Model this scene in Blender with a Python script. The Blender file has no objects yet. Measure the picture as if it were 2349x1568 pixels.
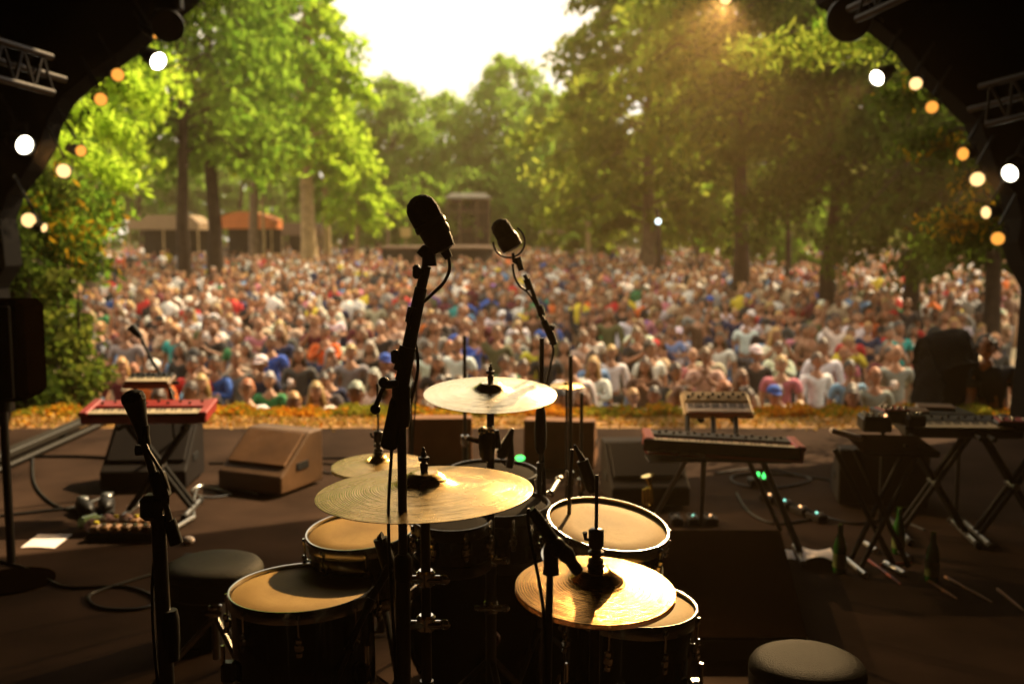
import bpy, bmesh, math, random
import numpy as np
from mathutils import Vector, Matrix, Euler
R = math.radians
rnd = random.Random(7)
S = bpy.context.scene
col = S.collection

# ------------------------------------------------------------------ camera
FPX, CX, CY, EYE, PITCH = 2283.0, 1174.5, 784.0, 1.62, R(5.85)   # focal length in 1/2349ths of the frame width
cam = bpy.data.cameras.new('camera')
cam.sensor_width = 36.0
cam.lens = 36.0 * FPX / 2349.0
cam.clip_start, cam.clip_end = 0.05, 2000
camo = bpy.data.objects.new('camera', cam); col.objects.link(camo)
camo.location = (0, 0, EYE); camo.rotation_euler = (R(90) - PITCH, 0, 0)
cam.dof.use_dof = True; cam.dof.focus_distance = 2.35; cam.dof.aperture_fstop = 2.7
S.camera = camo

# ------------------------------------------------------------------ sky, sun, exposure
SUN_EL, SUN_AZ = R(47), R(46)          # azimuth to the right of straight ahead (+Y)
W = bpy.data.worlds.new('World'); S.world = W; W.use_nodes = True
nt = W.node_tree; nt.nodes.clear()
wo = nt.nodes.new('ShaderNodeOutputWorld'); bg = nt.nodes.new('ShaderNodeBackground')
sky = nt.nodes.new('ShaderNodeTexSky'); sky.sky_type = 'NISHITA'; sky.sun_disc = False
sky.sun_elevation = SUN_EL; sky.sun_rotation = SUN_AZ; sky.dust_density = 2.0; sky.air_density = 1.0
tc = nt.nodes.new('ShaderNodeTexCoord'); mp = nt.nodes.new('ShaderNodeMapping'); mp.inputs['Scale'].default_value = (1.0, 1.0, 2.2)
ns = nt.nodes.new('ShaderNodeTexNoise'); ns.inputs['Scale'].default_value = 2.3; ns.inputs['Detail'].default_value = 7; ns.inputs['Roughness'].default_value = .58
cr = nt.nodes.new('ShaderNodeValToRGB'); cr.color_ramp.elements[0].position = .30; cr.color_ramp.elements[1].position = .47
mx = nt.nodes.new('ShaderNodeMix'); mx.data_type = 'RGBA'
mx.inputs[7].default_value = (7.2, 6.3, 4.8, 1)     # sunlit cloud, in the sky texture's own units
nt.links.new(tc.outputs['Generated'], mp.inputs[0]); nt.links.new(mp.outputs[0], ns.inputs[0]); nt.links.new(ns.outputs[0], cr.inputs[0])
nt.links.new(cr.outputs[0], mx.inputs[0]); nt.links.new(sky.outputs[0], mx.inputs[6]); nt.links.new(mx.outputs[2], bg.inputs[0])
bg.inputs[1].default_value = 0.12
nt.links.new(bg.outputs[0], wo.inputs[0])
sl = bpy.data.lights.new('sun', 'SUN'); sl.energy = 5.0; sl.angle = R(.55); sl.color = (1, .75, .43)
slo = bpy.data.objects.new('sun', sl); col.objects.link(slo)
slo.rotation_euler = (R(90) - SUN_EL, 0, math.pi - SUN_AZ)
v = S.view_settings; v.view_transform = 'Standard'; v.look = 'None'; v.exposure = 1.02; v.gamma = 1; v.use_curve_mapping = False
S.cycles.use_denoising = True
S.cycles.max_bounces = 6; S.cycles.diffuse_bounces = 3; S.cycles.glossy_bounces = 3; S.cycles.transmission_bounces = 4
S.cycles.volume_bounces = 0; S.cycles.transparent_max_bounces = 8
S.cycles.caustics_reflective = False; S.cycles.caustics_refractive = False; S.cycles.sample_clamp_indirect = 4

# ------------------------------------------------------------------ helpers
def P(px, py, d):                      # picture point (2349-wide units) at distance d ahead of the eye -> world point
    u, w = (px - CX) / FPX, (CY - py) / FPX
    dy = math.cos(PITCH) + w * math.sin(PITCH); dz = -math.sin(PITCH) + w * math.cos(PITCH)
    k = d / dy
    return Vector((u * k, d, EYE + dz * k))
def floor_at(px, py, z=0.0):
    a = P(px, py, 1.0); o = Vector((0, 0, EYE)); t = (z - EYE) / (a.z - EYE)
    return o + (a - o) * t
def mpx(n, d): return n * d / FPX

class MB:
    def __init__(s): s.v = []; s.f = []; s.m = []; s.cm = 0
    def add(s, vs, fs):
        b = len(s.v); s.v += [tuple(x) for x in vs]; s.f += [tuple(b + i for i in f) for f in fs]; s.m += [s.cm] * len(fs)
    def box(s, c, size, rot=None):
        M = (rot if rot is not None else Matrix.Identity(3))
        vs = [Vector(c) + M @ Vector((x * size[0] / 2, y * size[1] / 2, z * size[2] / 2)) for x in (-1, 1) for y in (-1, 1) for z in (-1, 1)]
        s.add(vs, [(0, 1, 3, 2), (4, 6, 7, 5), (0, 4, 5, 1), (2, 3, 7, 6), (0, 2, 6, 4), (1, 5, 7, 3)]); return s
    def bbox(s, c, size, rot=None, b=.008):      # chamfered box
        M = (rot if rot is not None else Matrix.Identity(3)); h = [x / 2 for x in size]; b = min(b, min(h) * .6)
        vs = []; idx = {}
        for x in (-1, 1):
            for y in (-1, 1):
                for z in (-1, 1):
                    for k in range(3):
                        p = [x * h[0], y * h[1], z * h[2]]
                        for j in range(3):
                            if j != k: p[j] -= (x, y, z)[j] * b
                        idx[(x, y, z, k)] = len(vs); vs.append(Vector(c) + M @ Vector(p))
        fs = []
        for k in range(3):
            a, c2 = (k + 1) % 3, (k + 2) % 3
            for sg in (-1, 1):
                q = []
                for (i, j) in ((-1, -1), (1, -1), (1, 1), (-1, 1)):
                    t = [0, 0, 0]; t[k] = sg; t[a] = i; t[c2] = j; q.append(idx[(*t, k)])
                fs.append(q if sg > 0 else q[::-1])
        for k in range(3):
            a, c2 = (k + 1) % 3, (k + 2) % 3
            for i in (-1, 1):
                for j in (-1, 1):
                    t0 = [0, 0, 0]; t0[a] = i; t0[c2] = j; t1 = list(t0); t0[k] = -1; t1[k] = 1
                    fs.append([idx[(*t0, a)], idx[(*t1, a)], idx[(*t1, c2)], idx[(*t0, c2)]])
        for x in (-1, 1):
            for y in (-1, 1):
                for z in (-1, 1): fs.append([idx[(x, y, z, k)] for k in range(3)])
        s.add(vs, fs); return s
    def tube(s, pts, r, seg=10, caps=True):
        pts = [Vector(p) for p in pts]; n = len(pts); rs = r if isinstance(r, (list, tuple)) else [r] * n
        vs = []; fs = []; prev = None
        for i, p in enumerate(pts):
            t = (pts[min(i + 1, n - 1)] - pts[max(i - 1, 0)])
            if t.length < 1e-9: t = Vector((0, 0, 1))
            t.normalize()
            if prev is None:
                a = t.orthogonal().normalized()
            else:
                a = prev - t * prev.dot(t)
                a = a.normalized() if a.length > 1e-6 else t.orthogonal().normalized()
            prev = a; b = t.cross(a)
            for k in range(seg):
                an = 2 * math.pi * k / seg; vs.append(p + (a * math.cos(an) + b * math.sin(an)) * rs[i])
        for i in range(n - 1):
            for k in range(seg):
                k2 = (k + 1) % seg; fs.append((i * seg + k, i * seg + k2, (i + 1) * seg + k2, (i + 1) * seg + k))
        if caps: fs.append(tuple(range(seg))[::-1]); fs.append(tuple((n - 1) * seg + k for k in range(seg)))
        s.add(vs, fs); return s
    def lathe(s, prof, seg=48, M=None, cap0=True, cap1=True):     # prof: (r, z) from bottom to top
        vs = []; fs = []
        for (r, z) in prof:
            for k in range(seg):
                a = 2 * math.pi * k / seg; p = Vector((r * math.cos(a), r * math.sin(a), z)); vs.append(M @ p if M is not None else p)
        for i in range(len(prof) - 1):
            for k in range(seg):
                k2 = (k + 1) % seg; fs.append((i * seg + k, i * seg + k2, (i + 1) * seg + k2, (i + 1) * seg + k))
        if cap0: fs.append(tuple(range(seg))[::-1])
        if cap1: fs.append(tuple((len(prof) - 1) * seg + k for k in range(seg)))
        s.add(vs, fs); return s
    def ball(s, c, r, seg=12, rings=8, M=None):
        c = Vector(c); rr = r if isinstance(r, (list, tuple)) else (r, r, r)
        vs = []; fs = []
        for i in range(rings + 1):
            th = math.pi * i / rings
            for k in range(seg):
                a = 2 * math.pi * k / seg; p = Vector((rr[0] * math.sin(th) * math.cos(a), rr[1] * math.sin(th) * math.sin(a), rr[2] * math.cos(th)))
                vs.append(c + (M @ p if M is not None else p))
        for i in range(rings):
            for k in range(seg):
                k2 = (k + 1) % seg; fs.append((i * seg + k, (i + 1) * seg + k, (i + 1) * seg + k2, i * seg + k2))
        s.add(vs, fs); return s
    def prism(s, poly, ext):               # closed planar polygon extruded by vector
        n = len(poly); e = Vector(ext); vs = [Vector(p) for p in poly] + [Vector(p) + e for p in poly]
        s.add(vs, [tuple(range(n))[::-1], tuple(range(n, 2 * n))] + [(i, (i + 1) % n, n + (i + 1) % n, n + i) for i in range(n)]); return s
    def build(s, name, mat, parent=None, M=None, smooth=True, angle=40):
        off = parent_loc(parent)
        me = bpy.data.meshes.new(name)
        if M is None: vs = [(x - off[0], y - off[1], z - off[2]) for x, y, z in s.v]
        else: vs = s.v
        me.from_pydata(vs, [], s.f); me.update()
        for m in (mat if isinstance(mat, (list, tuple)) else [mat]): me.materials.append(m)
        if any(s.m): me.polygons.foreach_set('material_index', s.m)
        if smooth:
            me.polygons.foreach_set('use_smooth', [True] * len(me.polygons)); me.set_sharp_from_angle(angle=R(angle))
        o = bpy.data.objects.new(name, me); col.objects.link(o)
        if parent is not None: o.parent = parent
        if M is not None: o.matrix_local = Matrix.Translation(-Vector(off)) @ M
        o['wl'] = list(off) if M is None else [0, 0, 0]
        if '_p' in KEEP: pass
        LOC[o.name] = Vector(off) if M is None else None
        return o
KEEP = set(); LOC = {}
def parent_loc(p):
    if p is None: return (0, 0, 0)
    l = LOC.get(p.name)
    return tuple(l) if l is not None else (0, 0, 0)
def tag(o, label=None, cat=None, group=None, kind=None):
    if label: o['label'] = label
    if cat: o['category'] = cat
    if group: o['group'] = group
    if kind: o['kind'] = kind
    return o
def thing(name, loc, label, cat, group=None):
    o = bpy.data.objects.new(name, None); o.empty_display_size = .05; col.objects.link(o); o.location = loc
    LOC[o.name] = Vector(loc); tag(o, label, cat, group); return o
def solo(mb, name, mat, label, cat, group=None, **k):      # a thing that is one mesh; its origin is put at its base centre
    xs = [p[0] for p in mb.v]; ys = [p[1] for p in mb.v]; zs = [p[2] for p in mb.v]
    c = ((min(xs) + max(xs)) / 2, (min(ys) + max(ys)) / 2, min(zs))
    mb.v = [(x - c[0], y - c[1], z - c[2]) for x, y, z in mb.v]
    o = mb.build(name, mat, **k); o.location = c; LOC[o.name] = Vector(c); tag(o, label, cat, group); return o
def dirmat(p, axis, xhint=None):            # matrix whose local z points along axis, at p
    z = Vector(axis).normalized(); x = Vector(xhint) if xhint is not None else z.orthogonal()
    x = (x - z * x.dot(z)).normalized(); y = z.cross(x)
    M = Matrix((x, y, z)).transposed().to_4x4(); M.translation = Vector(p); return M
def tiltmat(p, toward=0, roll=0):             # local z = up, tilted toward the camera, rolled clockwise in the picture
    return Matrix.Translation(Vector(p)) @ Matrix.Rotation(R(roll), 4, 'Y') @ Matrix.Rotation(R(toward), 4, 'X')
def rotz(a): return Matrix.Rotation(R(a), 3, 'Z')

# ------------------------------------------------------------------ materials
def mat(name, c, rough=.6, metal=0.0, var=.15, scale=8.0, bump=0.0, coat=0.0, spec=None, c2=None, detail=4):
    if spec is None: spec = .5 if (metal or coat or max(c) > .08) else .22
    m = bpy.data.materials.new(name); m.use_nodes = True; n = m.node_tree; b = n.nodes['Principled BSDF']
    b.inputs['Roughness'].default_value = rough; b.inputs['Metallic'].default_value = metal
    b.inputs['Coat Weight'].default_value = coat; b.inputs['Specular IOR Level'].default_value = spec
    t = n.nodes.new('ShaderNodeTexCoord'); z = n.nodes.new('ShaderNodeTexNoise'); z.inputs['Scale'].default_value = scale; z.inputs['Detail'].default_value = detail
    n.links.new(t.outputs['Object'], z.inputs[0])
    x = n.nodes.new('ShaderNodeMix'); x.data_type = 'RGBA'
    c2 = c2 or tuple(k * (1 - var) for k in c); hi = tuple(min(1, k * (1 + var)) for k in c)
    x.inputs[6].default_value = (*c2, 1); x.inputs[7].default_value = (*hi, 1)
    rp = n.nodes.new('ShaderNodeMapRange'); rp.inputs[1].default_value = .3; rp.inputs[2].default_value = .7
    n.links.new(z.outputs[0], rp.inputs[0]); n.links.new(rp.outputs[0], x.inputs[0]); n.links.new(x.outputs[2], b.inputs['Base Color'])
    if bump:
        bp = n.nodes.new('ShaderNodeBump'); bp.inputs['Strength'].default_value = bump; bp.inputs['Distance'].default_value = .01
        z2 = n.nodes.new('ShaderNodeTexNoise'); z2.inputs['Scale'].default_value = scale * 6; z2.inputs['Detail'].default_value = 5
        n.links.new(t.outputs['Object'], z2.inputs[0]); n.links.new(z2.outputs[0], bp.inputs['Height']); n.links.new(bp.outputs[0], b.inputs['Normal'])
    return m
def emis(name, c, s):
    m = bpy.data.materials.new(name); m.use_nodes = True; n = m.node_tree; b = n.nodes['Principled BSDF']
    b.inputs['Base Color'].default_value = (*c, 1); b.inputs['Emission Color'].default_value = (*c, 1); b.inputs['Emission Strength'].default_value = s
    return m
def leafmat(name, c, tr, c2, tr2, trans=.5):
    trans = min(.8, trans * 1.15)
    m = bpy.data.materials.new(name); m.use_nodes = True; n = m.node_tree; n.nodes.clear()
    o = n.nodes.new('ShaderNodeOutputMaterial'); d = n.nodes.new('ShaderNodeBsdfDiffuse'); t = n.nodes.new('ShaderNodeBsdfTranslucent'); mix = n.nodes.new('ShaderNodeMixShader')
    g = n.nodes.new('ShaderNodeNewGeometry'); mix.inputs[0].default_value = trans
    a = n.nodes.new('ShaderNodeMix'); a.data_type = 'RGBA'; b = n.nodes.new('ShaderNodeMix'); b.data_type = 'RGBA'
    a.inputs[6].default_value = (*c, 1); a.inputs[7].default_value = (*c2, 1); b.inputs[6].default_value = (*tr, 1); b.inputs[7].default_value = (*tr2, 1)
    n.links.new(g.outputs['Random Per Island'], a.inputs[0]); n.links.new(g.outputs['Random Per Island'], b.inputs[0])
    n.links.new(a.outputs[2], d.inputs[0]); n.links.new(b.outputs[2], t.inputs[0])
    n.links.new(d.outputs[0], mix.inputs[1]); n.links.new(t.outputs[0], mix.inputs[2]); n.links.new(mix.outputs[0], o.inputs[0]); return m
def objcol(name, rough=.8, sub=0.0):           # cloth / hair / skin whose colour is the object's own colour
    m = bpy.data.materials.new(name); m.use_nodes = True; n = m.node_tree; b = n.nodes['Principled BSDF']; b.inputs['Roughness'].default_value = rough
    oi = n.nodes.new('ShaderNodeObjectInfo'); t = n.nodes.new('ShaderNodeTexCoord'); z = n.nodes.new('ShaderNodeTexNoise'); z.inputs['Scale'].default_value = 14
    r = n.nodes.new('ShaderNodeMapRange'); r.inputs[1].default_value = .3; r.inputs[2].default_value = .7; r.inputs[3].default_value = .8; r.inputs[4].default_value = 1.08
    x = n.nodes.new('ShaderNodeVectorMath'); x.operation = 'SCALE'
    n.links.new(t.outputs['Object'], z.inputs[0]); n.links.new(z.outputs[0], r.inputs[0]); n.links.new(oi.outputs['Color'], x.inputs[0]); n.links.new(r.outputs[0], x.inputs['Scale'])
    n.links.new(x.outputs[0], b.inputs['Base Color']); b.inputs['Subsurface Weight'].default_value = 0; return m
def cymbalmat(name, c, c2, rough):
    m = bpy.data.materials.new(name); m.use_nodes = True; n = m.node_tree; b = n.nodes['Principled BSDF']; b.inputs['Metallic'].default_value = 1
    tg = n.nodes.new('ShaderNodeTangent'); tg.direction_type = 'RADIAL'; tg.axis = 'Z'; n.links.new(tg.outputs[0], b.inputs['Tangent']); b.inputs['Anisotropic'].default_value = .45
    t = n.nodes.new('ShaderNodeTexCoord')
    g = n.nodes.new('ShaderNodeVectorMath'); g.operation = 'LENGTH'; n.links.new(t.outputs['Object'], g.inputs[0])
    w = n.nodes.new('ShaderNodeMath'); w.operation = 'MULTIPLY'; w.inputs[1].default_value = 1150; n.links.new(g.outputs['Value'], w.inputs[0])
    sn = n.nodes.new('ShaderNodeMath'); sn.operation = 'SINE'; n.links.new(w.outputs[0], sn.inputs[0])
    nz = n.nodes.new('ShaderNodeTexNoise'); nz.inputs['Scale'].default_value = 9; nz.inputs['Detail'].default_value = 6; n.links.new(t.outputs['Object'], nz.inputs[0])
    # hammering: angular streaks from cylinder coordinates
    sx = n.nodes.new('ShaderNodeSeparateXYZ'); n.links.new(t.outputs['Object'], sx.inputs[0])
    at = n.nodes.new('ShaderNodeMath'); at.operation = 'ARCTAN2'; n.links.new(sx.outputs[1], at.inputs[0]); n.links.new(sx.outputs[0], at.inputs[1])
    cb = n.nodes.new('ShaderNodeCombineXYZ'); m1 = n.nodes.new('ShaderNodeMath'); m1.operation = 'MULTIPLY'; m1.inputs[1].default_value = .5; n.links.new(at.outputs[0], m1.inputs[0])
    m2 = n.nodes.new('ShaderNodeMath'); m2.operation = 'MULTIPLY'; m2.inputs[1].default_value = 170; n.links.new(g.outputs['Value'], m2.inputs[0])
    n.links.new(m1.outputs[0], cb.inputs[0]); n.links.new(m2.outputs[0], cb.inputs[1])
    ns2 = n.nodes.new('ShaderNodeTexNoise'); ns2.inputs['Scale'].default_value = 2.5; ns2.inputs['Detail'].default_value = 5; n.links.new(cb.outputs[0], ns2.inputs[0])
    ad = n.nodes.new('ShaderNodeMath'); ad.operation = 'MULTIPLY_ADD'; ad.inputs[1].default_value = 4.0; n.links.new(ns2.outputs[0], ad.inputs[0]); sh = n.nodes.new('ShaderNodeMath'); sh.operation = 'MULTIPLY'; sh.inputs[1].default_value = .45; n.links.new(sn.outputs[0], sh.inputs[0]); n.links.new(sh.outputs[0], ad.inputs[2])
    ad2 = n.nodes.new('ShaderNodeMath'); ad2.operation = 'MULTIPLY_ADD'; ad2.inputs[1].default_value = 9.0; n.links.new(nz.outputs[0], ad2.inputs[0]); n.links.new(ad.outputs[0], ad2.inputs[2])
    bp = n.nodes.new('ShaderNodeBump'); bp.inputs['Strength'].default_value = .3; bp.inputs['Distance'].default_value = .0010
    n.links.new(ad2.outputs[0], bp.inputs['Height']); n.links.new(bp.outputs[0], b.inputs['Normal'])
    x = n.nodes.new('ShaderNodeMix'); x.data_type = 'RGBA'; x.inputs[6].default_value = (*c, 1); x.inputs[7].default_value = (*c2, 1)
    mr = n.nodes.new('ShaderNodeMapRange'); mr.inputs[1].default_value = .2; mr.inputs[2].default_value = .8
    ns3 = n.nodes.new('ShaderNodeMath'); ns3.operation = 'ADD'; n.links.new(ns2.outputs[0], ns3.inputs[0]); n.links.new(nz.outputs[0], ns3.inputs[1])
    h = n.nodes.new('ShaderNodeMath'); h.operation = 'MULTIPLY'; h.inputs[1].default_value = .5; mr.inputs[1].default_value = .32; mr.inputs[2].default_value = .66; n.links.new(ns3.outputs[0], h.inputs[0])
    n.links.new(h.outputs[0], mr.inputs[0]); n.links.new(mr.outputs[0], x.inputs[0]); n.links.new(x.outputs[2], b.inputs['Base Color'])
    rr = n.nodes.new('ShaderNodeMapRange'); rr.inputs[1].default_value = .3; rr.inputs[2].default_value = .7; rr.inputs[3].default_value = rough; rr.inputs[4].default_value = rough + .14
    n.links.new(nz.outputs[0], rr.inputs[0]); n.links.new(rr.outputs[0], b.inputs['Roughness']); return m

M_ = dict(
    black=mat('black_plastic', (.012, .011, .010), .45), blackmetal=mat('black_metal', (.010, .009, .008), .32, .0, spec=.6),
    drape=mat('black_drape', (.0030, .0022, .0016), .95, bump=.3, spec=.1), grille=mat('dark_grille', (.008, .007, .005), .7, bump=.5, scale=30, spec=.1),
    chrome=mat('chrome', (.62, .60, .56), .14, 1.0, .08), steel=mat('dull_steel', (.30, .29, .27), .35, 1.0, .15),
    cymbal=cymbalmat('cymbal_bronze', (.40, .235, .055), (.74, .49, .16), .18), cymbal2=cymbalmat('cymbal_brilliant', (.86, .72, .46), (.95, .82, .58), .17),
    hat=cymbalmat('hihat_bronze', (.36, .155, .022), (.70, .38, .08), .16),
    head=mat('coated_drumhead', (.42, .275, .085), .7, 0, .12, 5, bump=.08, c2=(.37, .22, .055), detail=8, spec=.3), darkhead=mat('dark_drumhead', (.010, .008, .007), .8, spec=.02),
    shell=mat('black_lacquer_shell', (.012, .009, .008), .18, coat=.5), hoop=mat('drum_hoop_chrome', (.50, .48, .44), .2, 1.0),
    vinyl=mat('black_vinyl', (.034, .030, .020), .6, bump=.3, scale=40, spec=.15), vinyl2=mat('seat_side', (.010, .009, .008), .6),
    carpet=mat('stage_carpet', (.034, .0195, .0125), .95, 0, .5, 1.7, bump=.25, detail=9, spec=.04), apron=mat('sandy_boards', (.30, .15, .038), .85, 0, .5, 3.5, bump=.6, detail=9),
    wedge=mat('wedge_paint', (.11, .052, .018), .55, 0, .45, 3, bump=.2, detail=8), wedgegrille=mat('wedge_grille', (.20, .092, .032), .5, 0, .4, 2.5, bump=.3, detail=8),
    wedgelit=mat('wedge_lit_paint', (.26, .12, .055), .7, 0, .25, 4, spec=.2), wedgedark=mat('dark_wedge_paint', (.009, .005, .003), .7), red=mat('red_keyboard_lacquer', (.24, .014, .010), .5, coat=.1), white=mat('white_keys', (.42, .34, .22), .5),  # brown of the away-facing monitors raised to stand in for light
    beige=mat('beige_synth', (.50, .36, .20), .6), paper=mat('white_paper', (.90, .78, .74), .8, 0, .1, 12), green=mat('green_glass', (.02, .12, .015), .12, coat=.6),
    rubber=mat('black_rubber', (.012, .011, .010), .85), cable=mat('cable_rubber', (.013, .011, .009), .5), yellow=mat('yellow_knob', (.55, .45, .03), .5), brass=mat('brass', (.9, .62, .16), .18, 1.0),
    rug=mat('dark_riser_top', (.0035, .0016, .0008), .95, bump=.2, spec=.0), seatb=mat('dark_seat_vinyl', (.006, .0048, .003), .6, bump=.3, scale=40, spec=.03), cloth_pink=mat('mauve_cloth', (.30, .18, .18), .9, bump=.4), wood=mat('stick_wood', (.45, .20, .08), .6), redwood=mat('red_stick', (.35, .05, .02), .5),
    matte=mat('matte_black_tube', (.008, .007, .006), .7, spec=.15), rail=mat('dark_rail_paint', (.022, .018, .012), .6), alu=mat('truss_alu', (.045, .036, .028), .5, .6), orange=mat('orange_canvas', (.55, .16, .04), .8), cream=mat('cream_canvas', (.24, .16, .085), .8), timber=mat('stall_timber', (.12, .07, .04), .8),
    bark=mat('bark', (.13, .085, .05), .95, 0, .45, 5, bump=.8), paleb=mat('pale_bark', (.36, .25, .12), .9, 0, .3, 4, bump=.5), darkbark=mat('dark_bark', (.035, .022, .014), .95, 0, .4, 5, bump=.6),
    ground=mat('trodden_earth', (.13, .085, .045), .95, 0, .4, .35, bump=.3, c2=(.06, .06, .025), detail=9), roofwhite=mat('white_roof_sheet', (.48, .46, .40), .6), gold=mat('ochre_panel', (.50, .36, .15), .7),
    cone=mat('speaker_cone', (.02, .018, .016), .5),
    skin=objcol('skin', .55), cloth=objcol('cloth', .9), hair=objcol('hair', .5), eye=mat('eye_dark', (.02, .015, .012), .3), lip=mat('lip', (.30, .10, .08), .5),
    lampw=emis('lamp_white', (1.0, .90, .68), 9), lampa=emis('lamp_amber', (1.0, .40, .06), .60), lampc=emis('lamp_cream', (1.0, .62, .24), .95),
    ledg=emis('green_led', (.05, .8, .12), 2.0), led=emis('teal_led', (.3, .9, .7), .9), ledo=emis('amber_led', (1.0, .5, .2), 1.5),
    globe=emis('lantern_globe', (.75, .95, 1.0), 2.0),
)
def wear(m):
    n = m.node_tree; b = n.nodes['Principled BSDF']; src = b.inputs['Base Color'].links[0].from_socket
    t = n.nodes.new('ShaderNodeTexCoord'); mp_ = n.nodes.new('ShaderNodeMapping'); mp_.inputs['Location'].default_value = (.02, -.01, 0); n.links.new(t.outputs['Object'], mp_.inputs[0])
    nz = n.nodes.new('ShaderNodeTexNoise'); nz.inputs['Scale'].default_value = 16; nz.inputs['Detail'].default_value = 8; n.links.new(t.outputs['Object'], nz.inputs[0])
    ln = n.nodes.new('ShaderNodeVectorMath'); ln.operation = 'LENGTH'; n.links.new(mp_.outputs[0], ln.inputs[0])
    ad = n.nodes.new('ShaderNodeMath'); ad.operation = 'MULTIPLY_ADD'; ad.inputs[1].default_value = .10; n.links.new(nz.outputs[0], ad.inputs[0]); n.links.new(ln.outputs['Value'], ad.inputs[2])
    mr = n.nodes.new('ShaderNodeMapRange'); mr.interpolation_type = 'SMOOTHSTEP'; mr.inputs[1].default_value = .06; mr.inputs[2].default_value = .15; mr.inputs[3].default_value = .8; mr.inputs[4].default_value = 1.0; n.links.new(ad.outputs[0], mr.inputs[0])
    n2 = n.nodes.new('ShaderNodeTexNoise'); n2.inputs['Scale'].default_value = 140; n2.inputs['Detail'].default_value = 3; n.links.new(t.outputs['Object'], n2.inputs[0])
    m2 = n.nodes.new('ShaderNodeMapRange'); m2.inputs[1].default_value = .3; m2.inputs[2].default_value = .45; m2.inputs[3].default_value = .86; m2.inputs[4].default_value = 1; n.links.new(n2.outputs[0], m2.inputs[0])
    mu = n.nodes.new('ShaderNodeMath'); mu.operation = 'MULTIPLY'; n.links.new(mr.outputs[0], mu.inputs[0]); n.links.new(m2.outputs[0], mu.inputs[1])
    sc = n.nodes.new('ShaderNodeVectorMath'); sc.operation = 'SCALE'; n.links.new(src, sc.inputs[0]); n.links.new(mu.outputs[0], sc.inputs['Scale']); n.links.new(sc.outputs[0], b.inputs['Base Color'])
wear(M_['head'])
L_ = dict(
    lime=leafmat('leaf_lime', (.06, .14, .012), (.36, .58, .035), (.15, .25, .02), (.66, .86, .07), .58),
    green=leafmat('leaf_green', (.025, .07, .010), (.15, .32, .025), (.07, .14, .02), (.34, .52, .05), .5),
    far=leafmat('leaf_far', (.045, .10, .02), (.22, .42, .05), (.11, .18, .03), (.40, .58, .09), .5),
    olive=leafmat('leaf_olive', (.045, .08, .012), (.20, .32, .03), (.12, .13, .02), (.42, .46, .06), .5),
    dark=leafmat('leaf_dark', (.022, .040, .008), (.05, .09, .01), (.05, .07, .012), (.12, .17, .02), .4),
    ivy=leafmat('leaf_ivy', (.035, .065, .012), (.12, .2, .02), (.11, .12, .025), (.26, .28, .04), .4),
    yellow=leafmat('leaf_lamplit', (.40, .24, .01), (.5, .3, .02), (.65, .36, .02), (.7, .4, .02), .3),  # yellow lamplight put into the leaf colour
    orange=leafmat('flower_orange', (.60, .18, .01), (.5, .15, .01), (.72, .40, .03), (.6, .3, .03), .3),
    dry=leafmat('leaf_dry', (.42, .24, .06), (.4, .25, .06), (.55, .36, .12), (.5, .3, .1), .2),
    border=leafmat('leaf_border', (.20, .19, .02), (.2, .22, .02), (.30, .25, .03), (.4, .35, .04), .3),
)

# ------------------------------------------------------------------ ground, stage floor, stage building
def ground_z(x, y):
    z = -1.72 + max(0.0, min(y, 72) - 12) * .0185
    if y > 72: z += (min(y, 130) - 72) * .03
    return z
def make_ground():
    mb = MB(); xs = [-400, -150, -70, -40, -20, 0, 20, 40, 70, 150, 400]; ys = [-60, 0, 9.2, 12, 25, 40, 55, 72, 95, 130, 400]
    vs = [(x, y, ground_z(x, y)) for y in ys for x in xs]; n = len(xs)
    fs = [(j * n + i, j * n + i + 1, (j + 1) * n + i + 1, (j + 1) * n + i) for j in range(len(ys) - 1) for i in range(n - 1)]
    mb.add(vs, fs); o = mb.build('ground', M_['ground']); tag(o, 'trodden brown park ground rising gently away from the stage', kind='structure')
make_ground()
o = MB().box((0, 2.75, -.86), (9.6, 11.5, 1.72)).build('stage_floor', M_['carpet'], smooth=False); tag(o, 'dark brown carpeted stage floor', kind='structure')
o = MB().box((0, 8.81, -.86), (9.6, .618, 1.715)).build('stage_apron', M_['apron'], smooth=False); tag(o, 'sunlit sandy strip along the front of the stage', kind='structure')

def half_width(z):                       # opening of the proscenium above the stage floor
    if z < 1.25: return 4.42
    if z < 3.6: return 4.42 * math.sqrt(max(.0, 1 - ((z - 1.25) / 2.98) ** 2)) if False else 4.36 * math.sqrt(1 - ((z - 1.2) / 3.02) ** 2)
    h0 = 4.36 * math.sqrt(1 - ((3.6 - 1.2) / 3.02) ** 2)
    return h0 * max(0.0, 1 - ((z - 3.6) / 3.2)) ** .6  # opening above the view, shaped to let sun in and shade the sides
shell = thing('stage_building', (0, 8.6, 0), 'black stage building whose arched opening frames the crowd', 'stage')
def proscenium():
    zs = [-.0, .6, 1.2] + [1.2 + 2.4 * k / 12 for k in range(1, 13)] + [3.6 + 3.2 * k / 10 for k in range(1, 11)]
    rg = [(half_width(z) - .05 * math.sin(z * 9) * (z < 6.5), z) for z in zs]; lf = [(-half_width(z) * 1.0 - .06 * math.sin(z * 7 + 1) * (z < 6.5), z) for z in zs]
    mb = MB()
    for side in (rg, lf):
        sx = 9.0 if side is rg else -9.0
        for i in range(len(side) - 1):
            (x0, z0), (x1, z1) = side[i], side[i + 1]
            q = [(x0, 8.45, z0), (sx, 8.45, z0), (sx, 8.45, z1), (x1, 8.45, z1)]
            mb.prism(q, (0, .3, 0))
    mb.box((0, 8.6, 8.15), (18, .3, 2.7)); mb.box((-7.0, 8.6, -.9), (4.2, .3, 1.8)); mb.box((7.0, 8.6, -.9), (4.2, .3, 1.8))
    mb.build('proscenium', M_['drape'], shell, smooth=False)
proscenium()
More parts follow.
